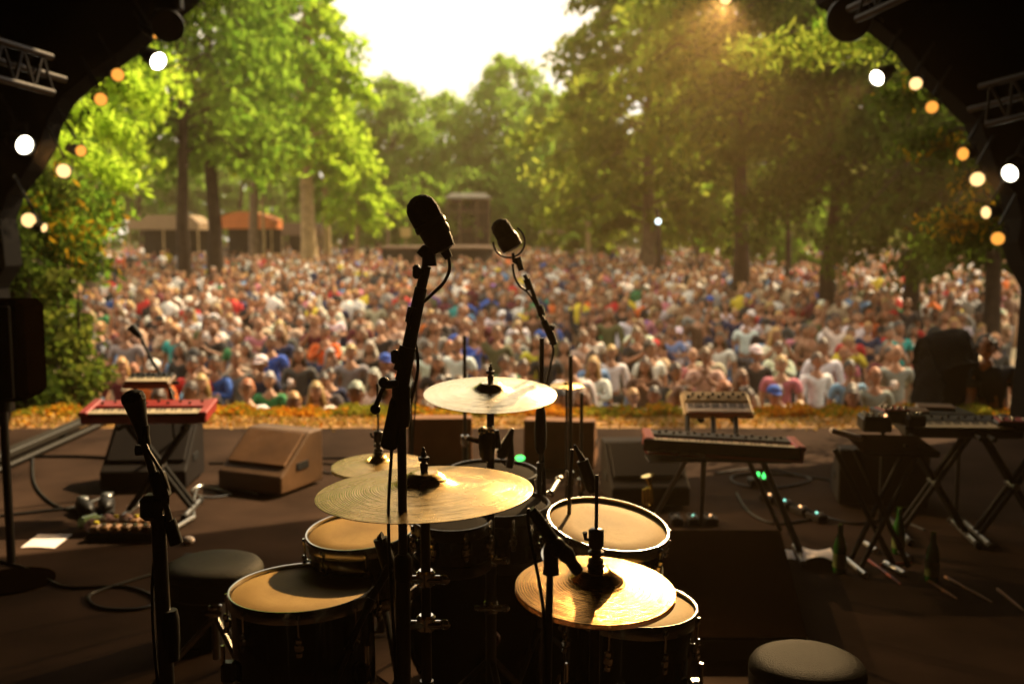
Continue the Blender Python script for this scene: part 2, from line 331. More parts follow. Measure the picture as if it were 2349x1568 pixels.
MB().box((0, 2.7, 7.6), (14, 11.4, .2)).build('roof', M_['drape'], shell, smooth=False)
MB().box((-6.9, 2.7, 2.9), (.2, 11.4, 9.2)).build('side_wall', M_['drape'], shell, smooth=False)
MB().box((6.9, 2.7, 2.9), (.2, 11.4, 9.2)).build('side_wall', M_['drape'], shell, smooth=False)
MB().box((0, -3.1, 2.9), (14, .2, 9.2)).build('back_wall', M_['drape'], shell, smooth=False)
# side drapes hanging behind the opening
def drape(x0, x1, y, z0, z1, label):
    n = 40; mb = MB(); vs = []
    for i in range(n + 1):
        x = x0 + (x1 - x0) * i / n; yy = y + .05 * math.sin(i * 1.9) + .02 * math.sin(i * 4.3); vs += [(x, yy, z0), (x, yy, z1), (x, yy + .02, z0), (x, yy + .02, z1)]
    fs = []
    for i in range(n):
        a, b = 4 * i, 4 * i + 4; fs += [(a, b, b + 1, a + 1), (a + 2, a + 3, b + 3, b + 2)]
    mb.add(vs, fs); solo(mb, 'stage_curtain', M_['drape'], label, 'curtain')
drape(4.25, 5.6, 7.9, .02, 6.6, 'heavy black curtain hanging at the right edge of the stage')

# ------------------------------------------------------------------ foliage
NP = np.random.RandomState(3)
def leaf_mesh(name, cen, size, mt, parent=None, stretch=(1, 1), drop=0.0, mats=None, midx=None):
    n = len(cen); a = NP.normal(size=(n, 3)); a[:, 2] *= .6; a /= np.linalg.norm(a, axis=1)[:, None]
    b = NP.normal(size=(n, 3)); b -= (a * b).sum(1)[:, None] * a; b /= np.linalg.norm(b, axis=1)[:, None]
    if drop: b[:, 2] -= drop; b /= np.linalg.norm(b, axis=1)[:, None]
    s = (size * NP.uniform(.6, 1.35, n))[:, None]
    A = a * s * .5 * stretch[0]; B = b * s * .5 * stretch[1]
    off = np.array(parent_loc(parent)); c = cen - off
    v = np.stack([c - B, c + A * .8 - B * .1, c + B, c - A * .8 + B * .15], 1).reshape(-1, 3)
    me = bpy.data.meshes.new(name); me.vertices.add(4 * n); me.vertices.foreach_set('co', v.astype(np.float32).ravel())
    me.loops.add(4 * n); me.loops.foreach_set('vertex_index', np.arange(4 * n, dtype=np.int32)); me.polygons.add(n)
    me.polygons.foreach_set('loop_start', np.arange(0, 4 * n, 4, dtype=np.int32)); me.polygons.foreach_set('loop_total', np.full(n, 4, dtype=np.int32))
    for m in (mats or [mt]): me.materials.append(m)
    if midx is not None: me.polygons.foreach_set('material_index', midx.astype(np.int32))
    me.update(calc_edges=True); me.validate(); o = bpy.data.objects.new(name, me); col.objects.link(o)
    if parent is not None: o.parent = parent
    LOC[o.name] = Vector(off); return o
def tree(name, x, y, h, crown_r, crown_z0, n, size, leaf, label, bark='bark', r0=.3, droop=.3, nl=34, group=None, cat='tree', conical=.5, lean=0.0, clump=.55, limbs=True, flat=1.0):
    g = ground_z(x, y); rt = thing(name, (x, y, g), label, cat, group)
    tr = MB(); rs = random.Random(int(x * 13 + y * 7 + h * 3)); top = Vector((x + lean * h, y, g + h * .96))
    bend = [Vector((rs.uniform(-.25, .25), rs.uniform(-.25, .25), 0)) for _ in range(6)]
    pts = [Vector((x, y, g - .1)).lerp(top, k / 6) + (bend[k - 1] if 0 < k else Vector()) * (.6 if k else 0) for k in range(7)]
    tr.tube(pts, [r0 * 1.35] + [r0 * (1 - k / 7.2) for k in range(1, 7)], 10)
    cents = []
    lm = MB()
    for i in range(nl):
        t = (i + rs.random()) / nl; z = crown_z0 + (h - crown_z0) * t
        f = z / h; k = min(5, int(f * 6)); base = pts[k].lerp(pts[k + 1], f * 6 - k)
        prof = (1 - t) ** conical * (.55 + .45 * min(1, t * 5)) if conical > 0 else math.sqrt(max(.05, 1 - (2 * t - 1) ** 2))
        L = crown_r * prof * rs.uniform(.7, 1.12); a = i * 2.4 + rs.uniform(-.4, .4)
        d = Vector((math.cos(a), math.sin(a), 0)); p1 = base + d * L * .5 + Vector((0, 0, L * .18)); p2 = base + d * L + Vector((0, 0, L * (.12 - droop)))
        if limbs: lm.tube([base, p1, p2], [r0 * .28 * (1 - t * .6), r0 * .16 * (1 - t * .5), r0 * .04], 5)
        m = max(6, int(n / nl * (.45 + 1.1 * prof)))
        tt = NP.uniform(.18, 1.05, m) ** .8
        q = np.array([list(base)]) * ((1 - tt) ** 2)[:, None] + np.array([list(p1)]) * (2 * tt * (1 - tt))[:, None] + np.array([list(p2)]) * (tt ** 2)[:, None]
        # clumps along the limb, thinned out in between
        nc = max(2, int(L / 1.1)); ci = NP.randint(0, nc, m); co = NP.normal(size=(nc, 3)) * np.array([.45, .45, .3]) * clump * L * .3
        q += co[ci] * NP.choice([1., 1., 1.7, .4], m)[:, None] + NP.normal(size=(m, 3)) * np.array([.4, .4, .34 * flat]) * (clump * (.35 + L * .17))
        q[:, 2] -= np.abs(NP.normal(size=m)) * droop * .5
        cents.append(q)
    if limbs:
        tr.v_n = None
        tr.add(lm.v, lm.f)
    tr.build('trunk', M_[bark], rt)
    leaf_mesh('crown', np.concatenate(cents), size, L_[leaf], rt, stretch=(.8, 1.3), drop=droop * .8)
    return rt
def at(px, d): return (px - CX) / FPX * d
# big trees flanking the audience
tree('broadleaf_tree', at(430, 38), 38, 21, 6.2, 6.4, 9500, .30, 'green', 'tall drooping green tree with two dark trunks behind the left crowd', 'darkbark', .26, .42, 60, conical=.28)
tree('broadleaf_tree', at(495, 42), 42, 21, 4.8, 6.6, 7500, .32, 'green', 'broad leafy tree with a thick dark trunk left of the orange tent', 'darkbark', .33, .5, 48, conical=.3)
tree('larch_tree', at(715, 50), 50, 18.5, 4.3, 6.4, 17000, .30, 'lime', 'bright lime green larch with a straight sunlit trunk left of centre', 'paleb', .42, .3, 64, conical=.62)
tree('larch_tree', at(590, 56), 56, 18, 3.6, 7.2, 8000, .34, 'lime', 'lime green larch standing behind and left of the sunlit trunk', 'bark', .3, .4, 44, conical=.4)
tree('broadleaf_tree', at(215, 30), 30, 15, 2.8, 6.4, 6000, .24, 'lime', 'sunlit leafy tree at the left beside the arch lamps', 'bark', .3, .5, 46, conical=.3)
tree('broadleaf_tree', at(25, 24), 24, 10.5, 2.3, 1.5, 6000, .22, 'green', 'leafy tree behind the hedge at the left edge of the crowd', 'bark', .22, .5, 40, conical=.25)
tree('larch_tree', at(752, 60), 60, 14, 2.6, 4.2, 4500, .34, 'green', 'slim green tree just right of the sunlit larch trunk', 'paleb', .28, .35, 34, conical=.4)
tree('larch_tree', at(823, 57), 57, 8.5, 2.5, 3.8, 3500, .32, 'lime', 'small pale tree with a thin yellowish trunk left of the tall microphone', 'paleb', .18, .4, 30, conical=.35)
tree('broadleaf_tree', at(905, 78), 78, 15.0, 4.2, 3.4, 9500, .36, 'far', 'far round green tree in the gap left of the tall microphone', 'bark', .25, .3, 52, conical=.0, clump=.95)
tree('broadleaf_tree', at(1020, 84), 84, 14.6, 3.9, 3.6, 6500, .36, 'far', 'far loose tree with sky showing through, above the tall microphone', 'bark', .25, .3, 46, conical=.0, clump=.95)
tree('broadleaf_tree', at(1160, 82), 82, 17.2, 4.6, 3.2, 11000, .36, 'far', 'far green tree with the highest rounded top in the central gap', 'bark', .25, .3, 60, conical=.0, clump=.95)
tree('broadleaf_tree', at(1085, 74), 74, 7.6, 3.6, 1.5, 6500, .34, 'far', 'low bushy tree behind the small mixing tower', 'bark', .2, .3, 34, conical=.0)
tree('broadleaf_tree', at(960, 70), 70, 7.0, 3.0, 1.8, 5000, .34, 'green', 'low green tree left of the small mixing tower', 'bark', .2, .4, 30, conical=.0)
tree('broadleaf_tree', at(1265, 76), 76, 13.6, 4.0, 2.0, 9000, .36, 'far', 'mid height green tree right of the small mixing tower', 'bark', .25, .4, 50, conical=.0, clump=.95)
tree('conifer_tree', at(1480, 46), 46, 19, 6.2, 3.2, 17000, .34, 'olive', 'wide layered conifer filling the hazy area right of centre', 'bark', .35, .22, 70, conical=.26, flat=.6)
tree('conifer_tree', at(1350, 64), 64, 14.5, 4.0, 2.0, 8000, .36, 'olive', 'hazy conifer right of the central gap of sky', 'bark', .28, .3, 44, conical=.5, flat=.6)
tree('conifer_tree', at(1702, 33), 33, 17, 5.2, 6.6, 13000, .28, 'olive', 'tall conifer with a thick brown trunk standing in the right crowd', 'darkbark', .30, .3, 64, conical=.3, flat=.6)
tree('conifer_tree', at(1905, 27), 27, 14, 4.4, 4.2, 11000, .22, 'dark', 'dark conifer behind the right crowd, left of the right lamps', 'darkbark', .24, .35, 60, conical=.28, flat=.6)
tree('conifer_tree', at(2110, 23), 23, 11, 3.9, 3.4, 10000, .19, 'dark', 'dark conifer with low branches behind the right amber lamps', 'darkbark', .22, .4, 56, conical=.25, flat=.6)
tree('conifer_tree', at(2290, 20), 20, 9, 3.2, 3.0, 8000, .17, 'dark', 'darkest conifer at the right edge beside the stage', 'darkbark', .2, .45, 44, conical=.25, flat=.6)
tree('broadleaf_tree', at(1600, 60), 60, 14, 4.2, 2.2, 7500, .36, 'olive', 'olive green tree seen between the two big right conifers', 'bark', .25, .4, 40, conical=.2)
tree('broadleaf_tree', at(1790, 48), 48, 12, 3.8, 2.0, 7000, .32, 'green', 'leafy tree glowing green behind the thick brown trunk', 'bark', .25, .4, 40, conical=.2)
# wood closing the view behind, and thin trunks one can tell apart
k = 0
names = ['first', 'second', 'third', 'fourth', 'fifth', 'sixth', 'seventh', 'eighth', 'ninth', 'tenth', 'eleventh', 'twelfth', 'thirteenth', 'fourteenth', 'fifteenth', 'sixteenth', 'seventeenth', 'eighteenth', 'nineteenth', 'twentieth', 'twenty-first', 'twenty-second', 'twenty-third', 'twenty-fourth', 'twenty-fifth', 'twenty-sixth', 'twenty-seventh', 'twenty-eighth', 'twenty-ninth', 'thirtieth', 'thirty-first', 'thirty-second', 'thirty-third', 'thirty-fourth', 'thirty-fifth', 'thirty-sixth', 'thirty-seventh', 'thirty-eighth', 'thirty-ninth', 'fortieth']
bgx = [60, 190, 330, 420, 560, 660, 790, 870, 955, 1040, 1120, 1210, 1300, 1400, 1500, 1590, 1680, 1770, 1880, 2000, 2120, 2240]
for i, px in enumerate(bgx):
    d = 92 + (i * 37 % 17); h = 11.5 if 850 < px < 1260 else 15.5
    if 850 < px < 1260: h = 8.2 + (i * 5 % 3) * .7
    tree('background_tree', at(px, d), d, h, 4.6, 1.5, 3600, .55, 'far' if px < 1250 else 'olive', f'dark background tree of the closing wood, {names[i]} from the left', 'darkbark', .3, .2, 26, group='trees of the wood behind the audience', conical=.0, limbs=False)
# wood beyond: one mass
def wood_mass():
    n = 30000; x = NP.uniform(-75, 75, n); y = NP.uniform(116, 128, n); z = NP.uniform(0, 1, n) ** .8 * (7.2 + 1.5 * np.sin(x * .35) + np.abs(x) * .12) + .2
    o = leaf_mesh('wood', np.stack([x, y, z], 1), 1.0, L_['far']); tag(o, 'far dark wood closing off the park', 'wood', kind='stuff')
wood_mass()

def hedge(px0, px1, d, z0, z1, n, size, leaf, label, name='ivy_hedge', thick=.8):
    x0, x1 = at(px0, d), at(px1, d); rt = thing(name, ((x0 + x1) / 2, d, z0), label, 'hedge')
    st = MB(); rs = random.Random(5)
    for i in range(9):
        x = x0 + (x1 - x0) * (i + .5) / 9; st.tube([(x, d + thick * .4, z0), (x + rs.uniform(-.1, .1), d + thick * .4, (z0 + z1) / 2), (x + rs.uniform(-.15, .15), d + thick * .4, z1 - .25)], [.025, .02, .008], 6)
    st.build('stem', M_['darkbark'], rt)
    t = NP.uniform(0, 1, n); z = z0 + (z1 - z0) * t; wob = .10 * np.sin(z * 5) + .08 * np.sin(z * 11)
    x = x0 + (x1 - x0) * NP.uniform(0, 1, n) * (1 - .25 * t ** 3) + wob; y = d + NP.uniform(0, thick, n) ** 1 + NP.normal(size=n) * .05
    leaf_mesh('foliage', np.stack([x, y, z], 1), size, L_[leaf], rt)
hedge(-60, 180, 10.0, -1.7, 1.32, 9000, .085, 'ivy', 'tall ivy hedge beside the left end of the stage')
hedge(-90, 70, 9.4, -1.7, 1.75, 4500, .08, 'dark', 'dark part of the hedge behind the black loudspeaker', thick=.4)

def branch(px0, py0, px1, py1, d, n, size, leaf, label, spread=.3, extra=None, nm='overhanging_branch', hang=.3, frac=.0):
    a, b = P(px0, py0, d), P(px1, py1, d + .6); rt = thing(nm, a, label, 'branch')
    st = MB(); mid = a.lerp(b, .5) + Vector((0, 0, .18)); st.tube([a, mid, b], [.035, .022, .006], 6)
    cs = []
    for k in range(9):
        t = (k + .6) / 9.4; p = a * (1 - t) ** 2 + mid * 2 * t * (1 - t) + b * t * t; L = (b - a).length * .32 * (1 - .4 * t)
        s = 1 if k % 2 else -1; q = p + Vector((L * .35, s * L * .8, -L * hang * 1.5)); st.tube([p, p.lerp(q, .5) + Vector((0, 0, .04)), q], [.012, .008, .003], 5)
        m = n // 9; tt = NP.uniform(0, 1.05, m)[:, None]; cs.append(np.array(list(p)) * (1 - tt) + np.array(list(q)) * tt + NP.normal(size=(m, 3)) * np.array([spread * .55, spread * .6, spread * .33]))
    st.build('twig', M_['darkbark'], rt); c = np.concatenate(cs)
    mi = (NP.uniform(0, 1, len(c)) < frac).astype(int)
    leaf_mesh('foliage', c, size, None, rt, stretch=(.55, 1.4), drop=.25, mats=[L_[leaf], L_['yellow']], midx=mi)
branch(90, 235, 290, 310, 13.5, 1500, .10, 'lime', 'bright green branch beside the topmost left amber lamps', .26)
branch(60, 300, 300, 420, 12.5, 1700, .10, 'lime', 'bright green feathery branch beside the tilted left lamp', .24)
branch(150, 150, 360, 230, 15, 1500, .11, 'lime', 'sunlit branch hanging below the bright upper left lamp', .3)
branch(20, 400, 265, 490, 12, 1500, .10, 'green', 'green branch just above the yellow lit leaves on the left', .26, frac=.05)
branch(0, 440, 225, 550, 10.8, 1500, .085, 'green', 'branch with yellow lit leaves beside the lowest left lamps', .26, frac=.2)
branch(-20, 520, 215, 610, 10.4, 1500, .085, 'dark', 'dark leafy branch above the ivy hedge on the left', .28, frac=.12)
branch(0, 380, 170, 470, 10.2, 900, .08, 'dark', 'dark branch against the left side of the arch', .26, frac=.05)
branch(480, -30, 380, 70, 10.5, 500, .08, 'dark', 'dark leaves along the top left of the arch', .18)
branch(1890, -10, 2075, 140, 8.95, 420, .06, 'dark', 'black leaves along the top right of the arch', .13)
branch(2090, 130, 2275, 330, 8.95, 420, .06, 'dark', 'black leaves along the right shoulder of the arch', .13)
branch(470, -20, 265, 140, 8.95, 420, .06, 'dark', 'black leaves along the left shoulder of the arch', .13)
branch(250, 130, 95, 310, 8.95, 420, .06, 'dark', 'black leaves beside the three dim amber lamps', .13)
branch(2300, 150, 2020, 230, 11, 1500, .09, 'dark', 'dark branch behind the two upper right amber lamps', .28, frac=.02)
branch(2120, 60, 1660, 120, 12.5, 1700, .09, 'olive', 'brownish branch reaching left under the big black lamp housing', .26)
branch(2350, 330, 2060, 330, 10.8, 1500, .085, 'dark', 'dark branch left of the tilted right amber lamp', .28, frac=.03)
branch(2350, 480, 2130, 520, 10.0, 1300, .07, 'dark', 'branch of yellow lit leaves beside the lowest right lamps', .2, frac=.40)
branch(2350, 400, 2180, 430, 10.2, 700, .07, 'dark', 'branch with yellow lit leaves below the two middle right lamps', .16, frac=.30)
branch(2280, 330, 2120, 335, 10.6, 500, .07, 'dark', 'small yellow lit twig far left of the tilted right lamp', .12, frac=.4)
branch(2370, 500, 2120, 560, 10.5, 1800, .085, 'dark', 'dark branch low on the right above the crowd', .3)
branch(2100, -20, 1900, 60, 11.5, 1300, .09, 'green', 'green branch against the upper right of the arch', .3)

# flowers along the stage front
def dry_leaves():
    n = 5200; x = NP.uniform(-4.7, 4.75, n); y = 8.62 + np.abs(NP.normal(size=n)) * -.10 + NP.uniform(0, .42, n); y = np.minimum(y, 9.05)
    z = .004 + np.abs(NP.normal(size=n)) * .014 * (1 + np.sin(x * 4.2) * .6)
    o = leaf_mesh('dry_leaves', np.stack([x, y, z], 1), .035, None, mats=[L_['dry'], L_['orange'], L_['border']], midx=NP.choice([0, 0, 0, 0, 0, 0, 0, 1, 2], n)); tag(o, 'dry golden leaves scattered along the stage edge', 'leaves', kind='stuff')
dry_leaves()
def flowers():
    n = 15000; x = NP.uniform(-4.7, 4.75, n); y = NP.uniform(9.02, 9.42, n)
    hgt = .04 + .035 * np.sin(x * 3.1) * np.sin(x * 7.7) + .02 * np.sin(x * 19); z = NP.uniform(-.12, 1, n) * np.maximum(hgt, .015) + .0
    pat = (np.sin(x * 2.3 + 1) + np.sin(x * 5.7) + NP.normal(size=n) * .9) > .15
    o = leaf_mesh('flowers', np.stack([x, y, z], 1), .045, None, mats=[L_['border'], L_['orange']], midx=pat.astype(int)); tag(o, 'orange flowers and yellow green leaves along the stage front', 'flowers', kind='stuff')
flowers()
tb = thing('flower_trough', (0, 9.25, -.3), 'long dark planting trough in front of the stage', 'planter')
MB().box((0, 9.25, -.16), (9.5, .22, .26)).build('trough_body', M_['timber'], tb, smooth=False)

# ------------------------------------------------------------------ far structures
def mixing_tower():
    d = 70.0; g = ground_z(0, d); x0, x1 = at(1030, d), at(1124, d); zt = P(1080, 455, d).z
    rt = thing('mixing_tower', ((x0 + x1) / 2, d, g), 'dark scaffold mixing tower with a white roof beyond the crowd', 'tower')
    rf = MB(); rf.prism([(x0 - .15, d - 1.2, zt), (x1 + .15, d - 1.2, zt), (x1 - .3, d - 1.2, zt + .32), (x0 + .3, d - 1.2, zt + .32)], (0, 2.6, 0)); rf.build('roof', M_['roofwhite'], rt, smooth=False)
    MB().box(((x0 + x1) / 2, d + .9, (zt + g) / 2), (x1 - x0, .08, zt - g - .02)).build('back_sheet', M_['wedgedark'], rt, smooth=False)
    MB().box(((x0 + x1) / 2, d - .2, g + 1.9), (x1 - x0, 2.0, .14)).build('deck', M_['timber'], rt, smooth=False)
    for x in (x0, x0 + .85, x1 - .85, x1):
        for y in (d - 1.1,): MB().tube([(x, y, g), (x, y, zt)], .05, 6).build('post', M_['bark'], rt)
    for z in (g + 1.0, g + 2.9, g + 4.2): MB().tube([(x0, d - 1.13, z), (x1, d - 1.13, z)], .035, 6).build('rail', M_['bark'], rt)
mixing_tower()
def bandstand():
    d = 54.0; g = ground_z(0, d); cx = at(1005, d); r = at(1174 + 135, d); zt = P(1000, 566, d - 3).z
    rt = thing('round_platform', (cx, d, g), 'low round dark platform in the middle of the far crowd', 'platform')
    MB().lathe([(r - .15, g - zt + .0), (r - .15, -.12)], 40, Matrix.Translation((cx, d, zt))).build('skirt', M_['wedgedark'], rt)
    MB().lathe([(r, -.12), (r, .0), (r - .3, .03)], 40, Matrix.Translation((cx, d, zt))).build('deck', M_['timber'], rt)
bandstand()
def stall(px0, px1, d, pyr, roof, label, curved=False):
    g = ground_z(0, d); x0, x1 = at(px0, d), at(px1, d); zt = P(0, pyr, d).z; zb = zt - .75
    rt = thing('market_stall', ((x0 + x1) / 2, d, g), label, 'stall')
    mb = MB(); pr = []
    for k in range(9):
        t = k / 8; pr.append((x0 + (x1 - x0) * t, d - 1.3, zb + (zt - zb) * (math.sin(math.pi * (.12 + .76 * t)) if curved else (.85 if 0 < k < 8 else .2))))
    mb.prism([(x0, d - 1.3, zb - .25)] + pr + [(x1, d - 1.3, zb - .25)], (0, 2.6, 0)); mb.build('canopy', M_[roof], rt, smooth=False)
    MB().box(((x0 + x1) / 2, d - 1.0, g + .5), ((x1 - x0) * .92, .5, 1.0)).build('counter', M_['timber'], rt, smooth=False)
    MB().box(((x0 + x1) / 2, d + 1.2, (g + zb) / 2), ((x1 - x0) * .96, .06, zb - g)).build('back_panel', M_['wedgedark'], rt, smooth=False)
    n = max(2, int((x1 - x0) / 1.8) + 1)
    for k in range(n): MB().tube([(x0 + .08 + (x1 - x0 - .16) * k / (n - 1), d - 1.2, g), (x0 + .08 + (x1 - x0 - .16) * k / (n - 1), d - 1.2, zb)], .06, 6).build('post', M_['paleb'], rt)
stall(315, 475, 63, 490, 'cream', 'long cream roofed stall behind the left crowd')
stall(512, 640, 60, 486, 'orange', 'stall under a rounded orange canopy behind the left crowd', True)
stall(655, 745, 72, 508, 'timber', 'small brown stall right of the orange canopy')
stall(2, 120, 40, 520, 'cream', 'pale stall half hidden behind the left hedge')
def parasol(px, py, d, w, label, mt):
    g = ground_z(0, d); x = at(px, d); z = P(px, py, d).z; rt = thing('parasol', (x, d, g), label, 'parasol')
    MB().lathe([(w, z - .25), (w * .55, z - .02), (.03, z + .12)], 10, Matrix.Translation((x, d, 0)), cap0=False).build('canopy', M_[mt], rt)
    MB().tube([(x, d, g), (x, d, z + .1)], .03, 6).build('pole', M_['paleb'], rt)
parasol(1268, 526, 62, .95, 'pale parasol right of the second microphone', 'cream')
parasol(1613, 495, 58, 1.0, 'yellowish parasol left of the thick brown trunk', 'gold')
parasol(1680, 505, 62, .8, 'small ochre parasol just beside the thick brown trunk', 'gold')
def sign(px, py, w, h, d, mt, label, nm='sign_board'):
    c = P(px, py, d); g = ground_z(0, d); W_, H_ = mpx(w, d), mpx(h, d); rt = thing(nm, (c.x, d, g), label, 'sign')
    MB().bbox(c, (W_, .06, H_)).build('panel', M_[mt], rt, smooth=False); MB().tube([(c.x, d + .06, g), (c.x, d + .06, c.z)], .04, 6).build('post', M_['paleb'], rt)
sign(930, 533, 24, 22, 60, 'gold', 'ochre board standing left of the tall microphone')
sign(1737, 480, 30, 14, 50, 'red', 'small red board in the trees right of the thick trunk')
def pole(px, py0, py1, d, r, mt, label):
    g = ground_z(0, d); x = at(px, d); z = P(px, py0, d).z; solo(MB().tube([(x, d, g), (x + .1, d, (g + z) / 2), (x, d, z)], [r, r * .85, r * .6], 8), 'wooden_pole', M_[mt], label, 'pole')
pole(605, 445, 560, 58, .1, 'paleb', 'thin sunlit pole in front of the orange canopy stall')
pole(888, 470, 550, 66, .13, 'bark', 'bare trunk like pole left of the ochre board')
pole(1345, 470, 570, 55, .13, 'paleb', 'thin pale pole right of the pale parasol')
pole(1800, 430, 640, 34, .12, 'darkbark', 'thin dark pole right of the thick brown trunk')
pole(1922, 560, 640, 30, .11, 'paleb', 'short pale pole among the right crowd')
pole(1505, 480, 620, 40, .16, 'darkbark', 'dark lantern pole in the middle of the right crowd')
g_ = P(1510, 508, 39.7); solo(MB().ball(g_, .10, 12, 8), 'lantern', M_['globe'], 'bluish white round lantern shining on the dark pole', 'lantern')

# ------------------------------------------------------------------ people
def skin_mesh(joints, edges, levels=1):
    me = bpy.data.meshes.new('tmp'); ks = list(joints); ix = {k: i for i, k in enumerate(ks)}
    me.from_pydata([joints[k][0] for k in ks], [(ix[a], ix[b]) for a, b in edges], [])
    o = bpy.data.objects.new('tmp', me); col.objects.link(o)
    m = o.modifiers.new('s', 'SKIN'); m.use_smooth_shade = True; m.branch_smoothing = .6
    sv = me.skin_vertices[0].data
    for i, k in enumerate(ks):
        r = joints[k][1]; sv[i].radius = r if isinstance(r, tuple) else (r, r); sv[i].use_root = (i == 0)
    s = o.modifiers.new('u', 'SUBSURF'); s.levels = levels; s.render_levels = levels
    dg = bpy.context.evaluated_depsgraph_get(); ev = o.evaluated_get(dg); m2 = bpy.data.meshes.new_from_object(ev)
    vs = [tuple(q.co) for q in m2.vertices]; fs = [tuple(p.vertices) for p in m2.polygons]
    bpy.data.objects.remove(o); bpy.data.meshes.remove(me); bpy.data.meshes.remove(m2); return vs, fs
def pose_joints(pose):
    J = dict(pelvis=((0, 0, .93), (.145, .105)), belly=((0, .0, 1.08), (.135, .095)), chest=((0, .005, 1.27), (.165, .11)), neck0=((0, .005, 1.43), (.075, .065)), neck1=((0, -.005, 1.53), .05),
             hipL=((-.095, 0, .86), .09), kneeL=((-.11, -.01, .49), .062), ankL=((-.11, .02, .09), .042), toeL=((-.13, -.14, .04), .036),
             hipR=((.095, 0, .86), .09), kneeR=((.11, -.01, .49), .062), ankR=((.11, .02, .09), .042), toeR=((.13, -.14, .04), .036))
    arms = {
        'arms down': [((-.185, 0, 1.41), (-.25, .02, 1.14), (-.26, -.05, .90), (-.26, -.09, .81)), ((.185, 0, 1.41), (.25, .02, 1.14), (.26, -.05, .90), (.26, -.09, .81))],
        'arms folded': [((-.185, 0, 1.41), (-.24, -.07, 1.17), (-.02, -.21, 1.17), (.08, -.20, 1.20)), ((.185, 0, 1.41), (.24, -.07, 1.17), (.02, -.19, 1.23), (-.08, -.18, 1.26))],
        'clapping': [((-.185, 0, 1.41), (-.24, -.12, 1.20), (-.06, -.31, 1.33), (-.01, -.33, 1.42)), ((.185, 0, 1.41), (.24, -.12, 1.20), (.06, -.31, 1.33), (.01, -.33, 1.42))],
        'one arm raised': [((-.185, 0, 1.41), (-.27, -.02, 1.58), (-.22, -.06, 1.83), (-.21, -.07, 1.92)), ((.185, 0, 1.41), (.25, .01, 1.14), (.2, -.16, 1.0), (.17, -.22, .97))],
        'holding a cup': [((-.185, 0, 1.41), (-.24, -.02, 1.16), (-.13, -.25, 1.18), (-.10, -.32, 1.24)), ((.185, 0, 1.41), (.25, .02, 1.14), (.26, -.05, .90), (.26, -.09, .81))],
        'hands on hips': [((-.185, 0, 1.41), (-.34, .03, 1.20), (-.20, -.09, 1.02), (-.15, -.12, .99)), ((.185, 0, 1.41), (.34, .03, 1.20), (.20, -.09, 1.02), (.15, -.12, .99))],
        'both hands at face': [((-.185, 0, 1.41), (-.25, -.14, 1.22), (-.11, -.22, 1.43), (-.07, -.19, 1.51)), ((.185, 0, 1.41), (.25, -.14, 1.22), (.11, -.22, 1.43), (.07, -.19, 1.51))],
    }[pose]
    for s, a in zip('LR', arms):
        J['sh' + s] = (a[0], .062); J['el' + s] = (a[1], .044); J['wr' + s] = (a[2], .029); J['ha' + s] = (a[3], (.038, .02))
    return J, arms
E_TORSO = [('pelvis', 'belly'), ('belly', 'chest'), ('chest', 'neck0')]
E_ALL = E_TORSO + [('neck0', 'neck1')] + [(a + s, b + s) for s in 'LR' for a, b in (('sh', 'el'), ('el', 'wr'), ('wr', 'ha'), ('hip', 'knee'), ('knee', 'ank'), ('ank', 'toe'))] + [('chest', 'shL'), ('chest', 'shR'), ('pelvis', 'hipL'), ('pelvis', 'hipR')]
def head_shape(mb, c, fwd=Vector((0, -1, 0)), s=1.0):
    c = Vector(c); f = fwd.normalized(); r = f.cross(Vector((0, 0, 1))).normalized(); u = r.cross(f)
    seg, rings = 20, 14; vs = []; fs = []
    for i in range(rings + 1):
        th = math.pi * i / rings
        for k in range(seg):
            a = 2 * math.pi * k / seg; X = math.sin(th) * math.cos(a); Y = math.sin(th) * math.sin(a); Z = math.cos(th)
            x, y, z = X * .074, Y * .094, Z * .118
            if z < -.02:                      # jaw narrows to the chin
                t = min(1, (-z - .02) / .1); x *= 1 - .38 * t; y *= 1 - .22 * t
                if Y > 0: y += .012 * t
                else: y *= 1 - .35 * t
            if Y > .5:                         # face: brow, sockets, nose, mouth
                y *= .95; nz = math.exp(-((x / .013) ** 2)) ; y += .022 * nz * max(0, 1 - abs(z + .018) / .035)
                for ex in (-.031, .031): y -= .010 * math.exp(-(((x - ex) / .016) ** 2 + ((z - .012) / .014) ** 2))
                y += .005 * math.exp(-((x / .022) ** 2 + ((z + .06) / .012) ** 2))
            vs.append(c + (r * x + f * y + u * z) * s)
    for i in range(rings):
        for k in range(seg):
            k2 = (k + 1) % seg; fs.append((i * seg + k, (i + 1) * seg + k, (i + 1) * seg + k2, i * seg + k2))
    mb.add(vs, fs)
    B = Matrix((r, f, u)).transposed()
    for sx in (-1, 1): mb.ball(c + (r * sx * .077 - u * .005) * s, (.012 * s, .02 * s, .032 * s), 8, 6, B)
    mb.cm = 1
    for sx in (-1, 1):
        mb.ball(c + (r * sx * .031 + f * .078 + u * .012) * s, (.013 * s, .007 * s, .0075 * s), 8, 6, B); mb.ball(c + (r * sx * .031 + f * .087 + u * .034) * s, (.018 * s, .004 * s, .0045 * s), 8, 4, B)
    mb.cm = 2; mb.ball(c + (f * .086 - u * .062) * s, (.024 * s, .007 * s, .007 * s), 8, 6, B); mb.cm = 0
